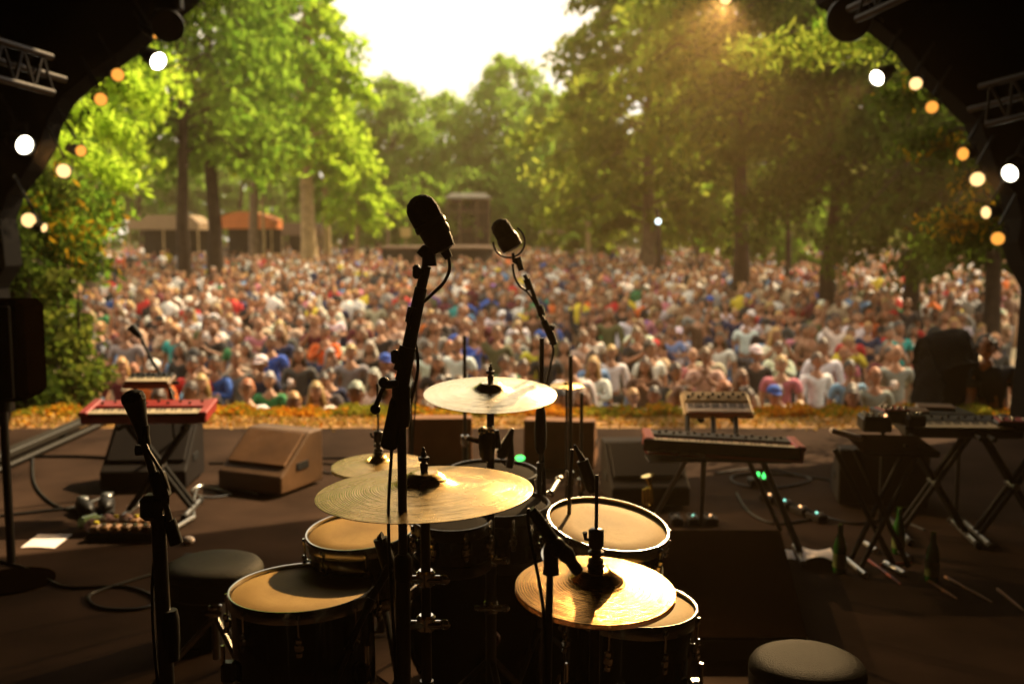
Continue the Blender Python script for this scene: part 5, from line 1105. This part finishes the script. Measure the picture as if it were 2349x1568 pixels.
# far right: table with machines, long dark keyboard, laptops
c = P(2010, 1012, 4.95); rt = thing('equipment_table', (c.x, c.y, 0), 'black crossed leg table with pale edge carrying machines, far right', 'table')
MB().bbox((c.x + .10, c.y + .05, c.z - .03), (.36, .42, .03), rotz(-8)).build('top', M_['rug'], rt, smooth=False)
MB().bbox(P(1940, 996, 4.8), (.155, .035, .026), Matrix.Rotation(R(15), 3, 'Y') @ rotz(-10), b=.008).build('pale_edge', M_['paper'], rt, smooth=False)
for (a, b_) in (((1915, 1030), (2050, 1295)), ((1960, 1030), (2085, 1300)), ((2080, 1020), (1950, 1285)), ((2115, 1020), (1975, 1300))): MB().tube([P(*a, 4.9), floor_at(*b_, .02)], .014, 8).build('brace', M_['matte'], rt)
for (a, b_) in (((1940, 1280), (1985, 1318)), ((2030, 1290), (2075, 1315)), ((1985, 1245), (2010, 1262)), ((2055, 1255), (2085, 1280))): MB().tube([floor_at(*a, .02), floor_at(*b_, .02)], .014, 8).build('foot', M_['steel'], rt)
def machine(px, py, d, w, dep, h, rot, label, nm='sound_module', top='black', nk=6, led=None):
    c = P(px, py, d); M = Matrix.Translation(c) @ Matrix.Rotation(R(rot), 4, 'Z'); rt = thing(nm, c, label, 'sound module')
    MB().bbox((0, 0, h / 2), (w, dep, h), b=.008).build('case', M_['black'], rt, M=M, smooth=False); MB().bbox((0, 0, h + .003), (w * .9, dep * .85, .008), b=.003).build('panel', M_[top], rt, M=M, smooth=False)
    knobs(rt, M, [(-w * .35 + w * .7 * (i % 4) / 3, -dep * .25 + dep * .3 * (i // 4), h + .007) for i in range(nk)], 'steel', .009, .016)
    if led: MB().ball((w * .3, -dep * .3, h + .012), .008, 8, 6).build('indicator', M_[led], rt, M=M)
machine(2005, 985, 4.95, .14, .16, .07, -8, 'black box with knobs and a small orange light on the far right table', led='ledo')
machine(2045, 965, 5.05, .15, .14, .06, 5, 'black drum machine with a reddish panel on the far right table', top='red')
machine(2090, 975, 5.0, .10, .12, .05, 12, 'small black module beside the reddish panel, far right table')
machine(2330, 985, 5.3, .22, .16, .05, -12, 'dark red box on the right end of the long dark keyboard', top='red')
keyboard(2195, 970, 5.35, .62, .24, .05, -3, 7, 'black', 'long dark keyboard with a line of pale keys at the far right', 40, nkn=12)
xstand(at(2165, 5.35), 5.37, .60, .34, .42, -8, 'black crossed stand with grey feet under the long dark keyboard')
xstand(at(2345, 5.3), 5.3, .60, .34, .42, -8, 'dark crossed stand at the extreme right edge')
def laptop(px, py, d, w, rot, label):
    c = P(px, py, d); M = Matrix.Translation(c) @ Matrix.Rotation(R(rot), 4, 'Z'); rt = thing('laptop', c, label, 'laptop')
    MB().bbox((0, 0, 0), (w, w * .7, .012), b=.004).build('base', M_['steel'], rt, M=M, smooth=False); MB().bbox((0, 0, .012), (w, w * .7, .007), b=.003).build('lid', M_['wedge'], rt, M=M, smooth=False)
laptop(2085, 943, 5.6, .2, -12, 'closed grey laptop behind the drum machine'); laptop(2145, 935, 5.7, .2, -14, 'second closed laptop, right of the first one')
rt = thing('side_table', (at(2110, 5.65), 5.65, 0), 'low dark side table holding the two closed laptops', 'table'); MB().bbox(P(2115, 946, 5.65), (.52, .26, .03)).build('top', M_['black'], rt); 
for s in (-.22, .22): MB().tube([P(2115, 950, 5.65) + Vector((s, 0, 0)), Vector((P(2115, 950, 5.65).x + s, 5.65, 0))], .013, 8).build('leg', M_['blackmetal'], rt)

# ------------------------------------------------------------------ things on the floor
def riser():
    z = .10; p = [floor_at(1500, 1215, z), floor_at(1790, 1215, z), floor_at(1852, 1460, z), floor_at(1460, 1460, z)]; rt = thing('equipment_case', (p[0] + p[2]) / 2 * Vector((1, 1, 0)) if False else ((p[0].x + p[2].x) / 2, (p[0].y + p[2].y) / 2, 0), 'flat black case on the floor right of the drums', 'case')
    MB().prism([q - Vector((0, 0, .014)) for q in p][::-1], (0, 0, -.08)).build('box', M_['wedgedark'], rt, smooth=False); MB().prism(p[::-1], (0, 0, -.013)).build('lid', M_['rug'], rt, smooth=False)
    for a, b_ in ((p[0], p[1]), (p[1], p[2])): MB().tube([a - Vector((0, 0, .02)), b_ - Vector((0, 0, .02))], .006, 6).build('edge_trim', M_['alu'], rt)
riser()
def bottle(px, pyb, d, label):
    c = floor_at(px, pyb); rt = thing('glass_bottle', c, label, 'bottle', 'green bottles on the floor')
    s = 1.0; MB().lathe([(.028, 0), (.032, .006), (.032, .13), (.026, .16), (.014, .19), (.0125, .235), (.014, .24)], 20, Matrix.Translation(c)).build('glass', M_['green'], rt)
    MB().lathe([(.0325, .03), (.0325, .10)], 20, Matrix.Translation(c), cap0=False, cap1=False).build('paper_label', M_['olive_label'], rt)
M_['olive_label'] = mat('olive_label', (.10, .13, .02), .7)
bottle(1925, 1312, 0, 'green bottle beside the crumpled paper'); bottle(2060, 1268, 0, 'green bottle standing among the crossed table feet'); bottle(2137, 1332, 0, 'dark green bottle nearest the drum sticks at the right')
def stick(a, b_, mt, label, r=.007):
    p, q = floor_at(*a, r), floor_at(*b_, r); solo(MB().tube([p, p.lerp(q, .75), q], [r, r, r * .5], 8), 'drum_stick', M_[mt], label, 'drum stick', 'drum sticks on the floor')
stick((1985, 1278), (2065, 1338), 'redwood', 'reddish stick crossing the feet of the equipment table'); stick((2125, 1328), (2195, 1372), 'wood', 'pale stick just right of the darkest green bottle'); stick((2168, 1322), (2275, 1380), 'wood', 'long dim stick running right behind the pale one'); stick((2288, 1350), (2349, 1400), 'wood', 'stick at the extreme right edge of the floor'); stick((2020, 1295), (2090, 1290), 'redwood', 'short reddish stick lying across behind the long reddish one')
def pedalboard():
    M = Matrix.Translation(floor_at(295, 1235)); c = M.translation; rt = thing('pedal_board', c, 'pedal board with two rows of small yellow knobs on the left floor', 'pedal board')
    w = .42; MB().bbox((0, .05, .025), (w, .22, .04), b=.008).build('board', M_['wedgedark'], rt, M=M, smooth=False)
    for r_ in range(2):
        for i in range(7):
            x = -w / 2 + .04 + i * .056; MB().bbox((x, -.02 + r_ * .13, .065), (.045, .07, .035), b=.006).build('pedal', M_['wedgegrille' if (i + r_) % 3 else 'wedge'], rt, M=M, smooth=False)
            if (r_ == 1 and 0 < i < 5) or (r_ == 0 and i == 0): MB().lathe([(.013, 0), (.012, .014)], 10).build('yellow_knob', M_['yellow'], rt, M=M @ Matrix.Translation((x, .0 + r_ * .13, .083)))
            else: MB().lathe([(.010, 0), (.010, .010)], 10).build('foot_switch', M_['steel'], rt, M=M @ Matrix.Translation((x, -.035 + r_ * .13, .083)))
pedalboard()
def towel():
    mb = MB(); c = floor_at(250, 1200, .05); rs = random.Random(4)
    for k in range(6): mb.ball(c + Vector((-.09 + .036 * k, rs.uniform(-.02, .02), rs.uniform(-.01, .012))), (.04, .05, .035 + rs.uniform(0, .01)), 12, 8)
    solo(mb, 'crumpled_towel', M_['cloth_pink'], 'crumpled mauve towel lying behind the pedal board', 'towel')
    a, b_ = floor_at(182, 1200, .04), floor_at(232, 1186, .04); rt = thing('plastic_bottle', a, 'clear greenish plastic bottle lying beside the mauve towel', 'bottle'); MB().tube([a, a.lerp(b_, .1), a.lerp(b_, .75), a.lerp(b_, .85), b_], [.02, .033, .033, .014, .013], 16).build('body', M_['bottle'], rt); MB().tube([b_, b_ + (b_ - a) * .06], .014, 12).build('screw_cap', M_['green'], rt)
M_['bottle'] = mat('pale_bottle', (.30, .42, .22), .15, coat=.6, c2=(.14, .24, .10), scale=30)
towel()
def shoe(px, py, rot, label):
    c = floor_at(px, py); M = Matrix.Translation(c) @ Matrix.Rotation(R(rot), 4, 'Z'); rt = thing('shoe', c, label, 'shoe', 'pair of dark shoes on the left floor')
    MB().ball((0, 0, .045), (.05, .13, .045), 16, 10).build('upper', M_['black'], rt, M=M); MB().bbox((0, 0, .012), (.09, .26, .022), b=.01).build('sole', M_['rubber'], rt, M=M); MB().ball((0, .05, .085), (.035, .05, .012), 12, 6).build('tongue', M_['steel'], rt, M=M)
shoe(195, 1178, 35, 'dark shoe farther left beside the plastic bottle'); shoe(245, 1170, 20, 'dark shoe on the right of the pair, behind the mauve towel')
def effects(px, py, n, rot, label, leds, dx=.09, dy=.0, nm='effects_pedal'):
    for i in range(n):
        c = floor_at(px, py) + Vector((dx * i, dy * i, 0)); M = Matrix.Translation(c) @ Matrix.Rotation(R(rot), 4, 'Z'); rt = thing(nm, c, label.format(['first', 'second', 'third', 'fourth', 'fifth'][i]), 'effects pedal', 'effects pedals on the right floor')
        MB().bbox((0, 0, .022), (.07, .12, .042), b=.006).build('case', M_['wedgedark'], rt, M=M, smooth=False); MB().lathe([(.011, 0), (.010, .014)], 10).build('foot_switch', M_['steel'], rt, M=M @ Matrix.Translation((0, -.035, .043)))
        for s in (-.018, .018): MB().lathe([(.008, 0), (.007, .012)], 8).build('knob', M_['black'], rt, M=M @ Matrix.Translation((s, .03, .043)))
        MB().ball((0, .0, .047), .008, 8, 6).build('indicator', M_[leds[i % len(leds)]], rt, M=M)
effects(1550, 1200, 3, 0, '{} small pedal from the left below the right red keyboard', ['steel', 'led', 'ledo'], .10)
effects(1765, 1150, 4, 25, '{} pedal counted from the back in the slanting line under the red keyboard', ['ledo', 'led'], .055, -.14)
def ledbox():
    c = floor_at(1745, 1115); rt = thing('tuner_pedal', c, 'small black tuner with two glowing green bars', 'tuner'); MB().bbox(c + Vector((0, 0, .03)), (.16, .10, .055)).build('case', M_['black'], rt)
    for s in (-.022, .022): MB().bbox(c + Vector((s, -.0, .075)), (.016, .03, .04), Matrix.Rotation(R(18), 3, 'Y')).build('green_bar', M_['ledg'], rt)
ledbox()
solo(MB().ball(P(1193, 1050, 6.2), (.03, .02, .018), 10, 8), 'green_light', M_['ledg'], 'small green light behind the black headed drum', 'light')
def trumpet():
    d = 4.9; Q = lambda x, y, e=0: P(x, y, d + e); rt = thing('trumpet', Q(1485, 1130), 'shiny brass trumpet on a small stand in front of a dark monitor', 'trumpet')
    for i, (x, y) in enumerate(((1478, 1140), (1485, 1136), (1492, 1140))): MB().tube([Q(x, y + 14), Q(x, y - 18)], .012, 12).build('valve', M_['brass'], rt)
    MB().tube(smooth([Q(1476, 1150), Q(1486, 1163), Q(1496, 1150), Q(1494, 1118), Q(1490, 1105)]), .007, 10).build('tubing', M_['brass'], rt); MB().tube([Q(1490, 1112), Q(1488, 1098), Q(1486, 1090)], [.008, .016, .034], 16).build('bell', M_['brass'], rt)
    MB().tube([Q(1485, 1160), floor_at(1486, 1190)], .007, 8).build('stand', M_['blackmetal'], rt)
trumpet()
def cable(pts, r, label, flat=True, mt='cable'):
    solo(MB().tube(smooth([floor_at(x, y, r) for x, y in pts], 8), r, 6), 'floor_cable', M_[mt], label, 'cable')
cable([(75, 1040), (80, 1110), (130, 1160), (200, 1172)], .009, 'dark cable curving down from the side rail at the left')
cable([(0, 1182), (90, 1172), (180, 1160), (260, 1130)], .009, 'thin cable crossing the left floor toward the dark shoes')
cable([(80, 1046), (180, 1046), (300, 1052)], .012, 'straight cable along the back left floor')
cable([(480, 1062), (600, 1060), (760, 1050), (830, 1056), (900, 1060)], .009, 'cable running behind the light brown wedge')
cable([(445, 1190), (455, 1120), (530, 1132), (480, 1140), (440, 1126), (470, 1112), (540, 1120), (590, 1132)], .006, 'loosely coiled grey cable right of the left stand', mt='steel')
cable([(0, 1285), (80, 1310), (150, 1345), (290, 1345), (360, 1375), (320, 1395), (230, 1392), (205, 1365), (270, 1340), (370, 1310)], .007, 'long cable with a loop on the dark left floor')
cable([(1640, 1085), (1720, 1075), (1800, 1082), (1860, 1100), (1780, 1118), (1700, 1112), (1680, 1092), (1760, 1086), (1900, 1100), (1960, 1130)], .008, 'tangled cable on the floor under the right red keyboard')
cable([(1690, 1130), (1720, 1175), (1780, 1200), (1860, 1190)], .007, 'cable looping beside the slanting line of pedals')
cable([(1880, 1180), (1960, 1200), (2050, 1190), (2120, 1215)], .008, 'cable between the table feet on the right floor')
cable([(700, 1060), (790, 1068), (760, 1085), (720, 1075)], .007, 'small cable loop right of the light brown wedge')
cable([(1215, 1150), (1290, 1165), (1350, 1150), (1420, 1160)], .007, 'cable on the floor behind the tilted right drum')
sp = floor_at(430, 1190, .02); solo(MB().tube([floor_at(395, 1215, .018), floor_at(445, 1185, .018)], .013, 8), 'stand_foot', M_['steel'], 'grey metal stand foot lying right of the left stand', 'stand foot')
solo(MB().ball(floor_at(432, 1238, .02), (.035, .03, .02), 12, 8), 'crumpled_tissue', M_['paper'], 'crumpled pale tissue right of the counterweight', 'tissue')
# rail along the left side of the stage
rt = thing('side_rail', (-3.66, 7.8, 0), 'dark double side rail running along the left stage edge', 'rail')
MB().bbox((-3.62, 7.9, .10), (.10, 2.6, .05)).build('upper_bar', M_['rail'], rt); MB().bbox((-3.58, 7.9, .03), (.06, 2.5, .03)).build('lower_bar', M_['rail'], rt)
for y in (6.9, 7.9, 8.9): MB().box((-3.62, y, .04), (.05, .05, .075)).build('block', M_['black'], rt)
# black loudspeaker at the left edge
c = P(20, 800, 4.6); rt = thing('loudspeaker', (c.x - .05, 4.6, 0), 'tall black loudspeaker on a pole at the left edge', 'loudspeaker')
MB().bbox((c.x - .04, 4.6, c.z - .0), (.32, .30, .46), rotz(6), b=.03).build('cabinet', M_['rug'], rt, smooth=False); MB().bbox((c.x - .04, 4.43, c.z), (.27, .02, .42), rotz(6), b=.008).build('grille', M_['grille'], rt)
MB().lathe([(.05, 0), (.05, .06), (.03, .07)], 14, Matrix.Translation((c.x - .04, 4.6, c.z - .29))).build('pole_socket', M_['black'], rt); MB().tube([(c.x - .04, 4.6, .1), (c.x - .04, 4.6, c.z - .25)], .02, 12).build('pole', M_['blackmetal'], rt); MB().lathe([(.19, 0), (.19, .012), (.03, .02)], 24, Matrix.Translation((c.x - .04, 4.6, 0))).build('base_plate', M_['rug'], rt)
# flight case under the left stool
solo(MB().bbox((at(440, 3.9), 3.9, .17), (.20, .2, .34), b=.01), 'small_case', M_['wedgedark'], 'small dark upright case behind the left stool', 'case', smooth=False)
# lighter floor board and green marker at the lower left
solo(MB().tube([floor_at(378, 1512, .01), floor_at(392, 1498, .01)], .012, 8), 'green_marker', M_['ledgreen'] if 'ledgreen' in M_ else M_['green'], 'small green tape roll on the floor at the lower left', 'tape roll')

# ------------------------------------------------------------------ stagehand at the right
def stagehand():
    d = 9.5; x0 = at(2292, d); f = Vector((x0, d, -1.0))
    J = dict(pelvis=((0, .02, .93), (.16, .125)), belly=((-.02, -.0, 1.08), (.155, .115)), chest=((-.07, -.05, 1.27), (.19, .125)), neck0=((-.12, -.09, 1.43), (.082, .072)), neck1=((-.145, -.12, 1.51), .056),
             hipL=((-.10, .02, .86), .097), kneeL=((-.13, -.05, .48), .068), ankL=((-.12, .03, .09), .046), toeL=((-.18, -.10, .04), .038), hipR=((.10, .02, .86), .097), kneeR=((.12, -.04, .48), .068), ankR=((.12, .04, .09), .046), toeR=((.14, -.10, .04), .038),
             shL=((-.26, -.05, 1.38), .066), elL=((-.27, -.10, 1.10), .048), wrL=((-.37, -.22, .88), .033), haL=((-.40, -.25, .80), (.04, .021)), shR=((.11, -.06, 1.40), .066), elR=((.16, -.14, 1.13), .048), wrR=((.02, -.34, .98), .033), haR=((-.03, -.38, .93), (.04, .021)))
    b = MB(); vs, fs = skin_mesh(J, E_ALL); b.add(vs, fs); head_shape(b, (-.165, -.15, 1.60), Vector((-.6, -.75, -.35))); fingers(b, J['wrL'][0], J['haL'][0], -1, .4); fingers(b, J['wrR'][0], J['haR'][0], 1, .4)
    o = bpy.data.objects.new('person', mk('person', b, [M_['skin'], M_['eye'], M_['lip']])); col.objects.link(o); o.location = f; o.color = (.30, .12, .045, 1); tag(o, 'stagehand in black with shorts leaning over the keyboards at the far right', 'person')
    def ch(nm, K, ed, c):
        m = MB(); v_, f_ = skin_mesh(K, ed); m.add(v_, f_); q = bpy.data.objects.new(nm, mk(nm, m, [M_['cloth']])); col.objects.link(q); q.parent = o; q.color = (*c, 1)
    K = grow(J, ['pelvis', 'belly', 'chest', 'neck0', 'shL', 'shR'], .02)
    for s in 'LR': K['el' + s] = (tuple(Vector(J['sh' + s][0]).lerp(Vector(J['el' + s][0]), .7)), .068)
    ch('shirt', K, [('pelvis', 'belly'), ('belly', 'chest'), ('chest', 'neck0'), ('chest', 'shL'), ('chest', 'shR'), ('shL', 'elL'), ('shR', 'elR')], (.006, .005, .005))
    K = grow(J, ['pelvis', 'hipL', 'hipR', 'kneeL', 'kneeR'], .025); ch('shorts', K, [('pelvis', 'hipL'), ('pelvis', 'hipR'), ('hipL', 'kneeL'), ('hipR', 'kneeR')], (.007, .006, .006))
    hm = bpy.data.objects.new('hair', TPL['hair', 'curly']); col.objects.link(hm); hm.parent = o; hm.location = (-.155, -.135, 1.60 - 1.625); hm.color = (.03, .018, .01, 1)
stagehand()
rt = thing('side_platform', (5.2, 10.0, -1.7), 'dark low platform beside the right end of the stage', 'platform'); MB().box((5.4, 10.1, -1.04), (1.9, 1.3, .06)).build('deck', M_['wedgedark'], rt, smooth=False); MB().box((5.4, 10.1, -1.4), (1.8, 1.2, .64)).build('skirt', M_['drape'], rt, smooth=False)
# the black box shape left of the stagehand: a tall case on its stand
def covered():
    d = 9.75; rt = thing('covered_console', (at(2205, d), d, -1.0), 'tall irregular load under a black cloth beside the stagehand', 'console'); mb = MB(); n = 14; vs = []; fs = []
    prof = [(2112, 1010), (2110, 905), (2114, 850), (2122, 812), (2112, 780), (2140, 764), (2190, 752), (2214, 760), (2220, 800), (2208, 850), (2226, 930), (2232, 1010)]
    pr = smooth([P(x, y, d) for x, y in prof], 4); N = len(pr)
    for j in range(n + 1):
        t = j / n; k = math.sin(math.pi * t) ** .35 if 0 < t < 1 else .55
        for i, p in enumerate(pr):
            c = Vector((at(2205, d), d, -1.0)); q = c + (Vector(p) - c) * (.62 + .38 * k); vs.append(Vector((q.x + .02 * math.sin(i * 1.7 + j), d - .35 + .7 * t + .015 * math.sin(i * 2.3), q.z)))
    for j in range(n):
        for i in range(N - 1): fs.append((j * N + i, j * N + i + 1, (j + 1) * N + i + 1, (j + 1) * N + i))
    fs += [tuple(range(N))[::-1], tuple(n * N + k for k in range(N))]; mb.add(vs, fs); mb.build('black_cloth', M_['drape'], rt, angle=60)
covered()

# ------------------------------------------------------------------ trusses and lamps on the arch
def truss(a, b_, up, n, label, r=.022):
    a, b_, up = Vector(a), Vector(b_), Vector(up); rt = thing('lighting_truss', a, label, 'truss')
    for o_ in (Vector(), up, up * .5 + Vector((0, abs(up.length) * .8, 0))): MB().tube([a + o_, b_ + o_], r, 10).build('chord', M_['alu'], rt)
    for k in range(n):
        t0, t1 = k / n, (k + .5) / n; p, q, s_ = a.lerp(b_, t0), a.lerp(b_, t1) + up, a.lerp(b_, (k + 1) / n); MB().tube([p, q], r * .5, 8).build('lacing', M_['alu'], rt); MB().tube([q, s_], r * .5, 8).build('lacing', M_['alu'], rt)
truss(P(-120, 150, 5.6), P(122, 213, 6.4), (0, 0, .22), 5, 'grey lattice truss crossing the dark upper left')
truss(P(1965, 45, 6.5), P(2180, -55, 5.8), (0, 0, .20), 4, 'grey lattice truss in the dark upper right corner')
truss(P(2262, 285, 7.2), P(2480, 235, 6.6), (-.06, 0, .26), 4, 'grey lattice truss behind the right arch lamps')
truss(P(1180, -900, 4.0), P(1100, -900, 3.8), (0, 0, .2), 1, 'short') if False else None
def par(px, py, d, aim, r, em, label, L=.22, spot=0, body=True):
    c = P(px, py, d); ax = Vector(aim).normalized(); M = dirmat(c, ax, (1, 0, .2)); rt = thing('stage_lamp', c, label, 'stage lamp', 'lamps around the stage arch')
    MB().lathe([(r * .55, -L), (r * .75, -L + .02), (r * 1.02, -L * .45), (r * 1.08, .015), (r * 1.0, .018), (r * 1.0, 0)], 24, cap0=True, cap1=False).build('housing', M_['black'], rt, M=M)
    MB().lathe([(r * .98, .0), (r * .7, .010), (r * .3, .014), (.001, .015)], 24, cap0=False).build('lens', M_[em], rt, M=M)
    s = M.to_3x3() @ Vector((1, 0, 0)); u = Vector((0, 0, 1))
    MB().tube([c + s * r * 1.15 - ax * L * .4, c + s * r * 1.15 + u * r * 1.4 - ax * L * .4, c + u * r * 2.0 - ax * L * .4, c - s * r * 1.15 + u * r * 1.4 - ax * L * .4, c - s * r * 1.15 - ax * L * .4], .008, 6).build('yoke', M_['black'], rt)
    MB().tube([c + u * r * 2.0 - ax * L * .4, c + u * (r * 2 + .25) - ax * L * .4 + Vector(((1 if px > CX else -1) * .18, .12, 0))], .012, 6).build('hanger', M_['black'], rt)
    if spot:
        l = bpy.data.lights.new('lamp_beam', 'SPOT'); l.energy = spot; l.color = (1, .64, .28); l.spot_size = R(30 if spot > 2000 else 40); l.spot_blend = .6; l.shadow_soft_size = .05
        lo = bpy.data.objects.new('lamp_beam', l); col.objects.link(lo); lo.parent = rt; q = ax.to_track_quat('-Z', 'Y'); lo.rotation_euler = q.to_euler(); lo.location = ax * .04
SP = 360
kit = Vector((.1, 2.6, .75))
def aimk(px, py, d, t=kit): return t - P(px, py, d)
par(362, 140, 8.2, aimk(362, 140, 8.2, Vector((1.3, 4.6, .5))), .070, 'lampw', 'bright white lamp at the upper left of the arch', spot=SP)
par(55, 332, 8.0, aimk(55, 332, 8.0, Vector((1.6, 4.2, .5))), .072, 'lampw', 'brightest white lamp at the left edge', spot=SP)
par(2013, 178, 8.2, aimk(2013, 178, 8.2, Vector((-1.5, 4.6, .4))), .062, 'lampw', 'bright white lamp with a beam, upper right of the arch', spot=SP)
par(2318, 397, 8.0, aimk(2318, 397, 8.0, Vector((-1.3, 4.2, .4))), .066, 'lampw', 'bright white lamp at the right edge', spot=SP)
for (px, py, d, ax, r, em, lb) in (
    (270, 172, 8.2, (.55, -1, -.1), .058, 'lampa', 'dim amber lamp just left of the upper left white lamp'), (231, 228, 8.2, (.6, -1, -.15), .058, 'lampa', 'lowest of the three dim amber lamps in the upper left'),
    (356, 80, 8.2, (.9, -.5, -.5), .036, 'lampa', 'small orange lamp above the upper left white lamp'), (185, 346, 8.1, (.7, -.8, -.15), .052, 'lampa', 'tilted amber lamp with a long dark housing on the left'),
    (146, 392, 8.1, (.3, -1, -.1), .062, 'lampc', 'cream coloured lamp below the tilted left lamp'), (66, 505, 8.0, (.25, -1, 0), .064, 'lampc', 'pale round lamp above the ivy hedge'), (100, 522, 8.0, (1, -.5, -.2), .04, 'lampc', 'small pale lamp hooked right of the round lamp above the hedge'),
    (2101, 192, 8.2, (-.4, -1, -.1), .056, 'lampc', 'amber lamp right of the upper right white lamp'), (2138, 246, 8.2, (-.5, -1, -.1), .056, 'lampa', 'reddish amber lamp under the upper right amber lamp'), (2210, 353, 8.2, (-.9, -.8, -.1), .060, 'lampa', 'narrow tilted amber lamp on the right side of the arch'),
    (2242, 411, 8.2, (-.35, -1, -.1), .064, 'lampc', 'larger amber lamp left of the right edge white lamp'), (2263, 487, 8.1, (-1, -.6, -.1), .056, 'lampc', 'thin crescent lamp in the middle of the right side'), (2289, 547, 8.1, (-.6, -1, -.1), .060, 'lampa', 'lowest amber lamp on the right side'),
    (1665, -4, 8.2, (0, -1, -.1), .055, 'lampc', 'lamp cut by the top edge of the picture')):
    par(px, py, d, aimk(px, py, d) if px == 1665 else ax, r * .88, em, lb, L=.30 if px == 185 else .2, spot=2200 if px == 1665 else 0)
# big black lamp housings seen from behind at the top right, black horn-like one at the top left
def black_housing(px, py, d, r, ax, label):
    c = P(px, py, d); rt = thing('moving_light', c, label, 'stage lamp'); M = dirmat(c, ax, (1, 0, .2)); MB().lathe([(r * .5, -.28), (r * .92, -.18), (r, .0), (r * .97, .02)], 32).build('housing', M_['black'], rt, M=M); MB().bbox(c + Vector((0, .05, r * 1.5)), (r * 1.6, .1, .1)).build('yoke', M_['black'], rt)
black_housing(1948, 45, 7.6, .165, (-.25, -1, -.2), 'big round black lamp housing at the upper right corner of the opening')
black_housing(385, 60, 7.6, .12, (.4, -1, -.4), 'round black lamp housing over the upper left white lamp')

# ------------------------------------------------------------------ air
HZ = 0.0012
def haze():
    mb = MB(); mb.box((0, 60, 10.5), (260, 150, 27.5)); m = bpy.data.materials.new('haze'); m.use_nodes = True; n = m.node_tree; n.nodes.clear(); o_ = n.nodes.new('ShaderNodeOutputMaterial'); p = n.nodes.new('ShaderNodeVolumePrincipled')
    p.inputs['Color'].default_value = (1, .72, .40, 1); p.inputs['Density'].default_value = HZ; p.inputs['Anisotropy'].default_value = .6; n.links.new(p.outputs[0], o_.inputs['Volume'])
    o = mb.build('haze', m, smooth=False); tag(o, 'warm sunlit haze hanging between the stage and the trees', kind='stuff')
if HZ > 0: haze()
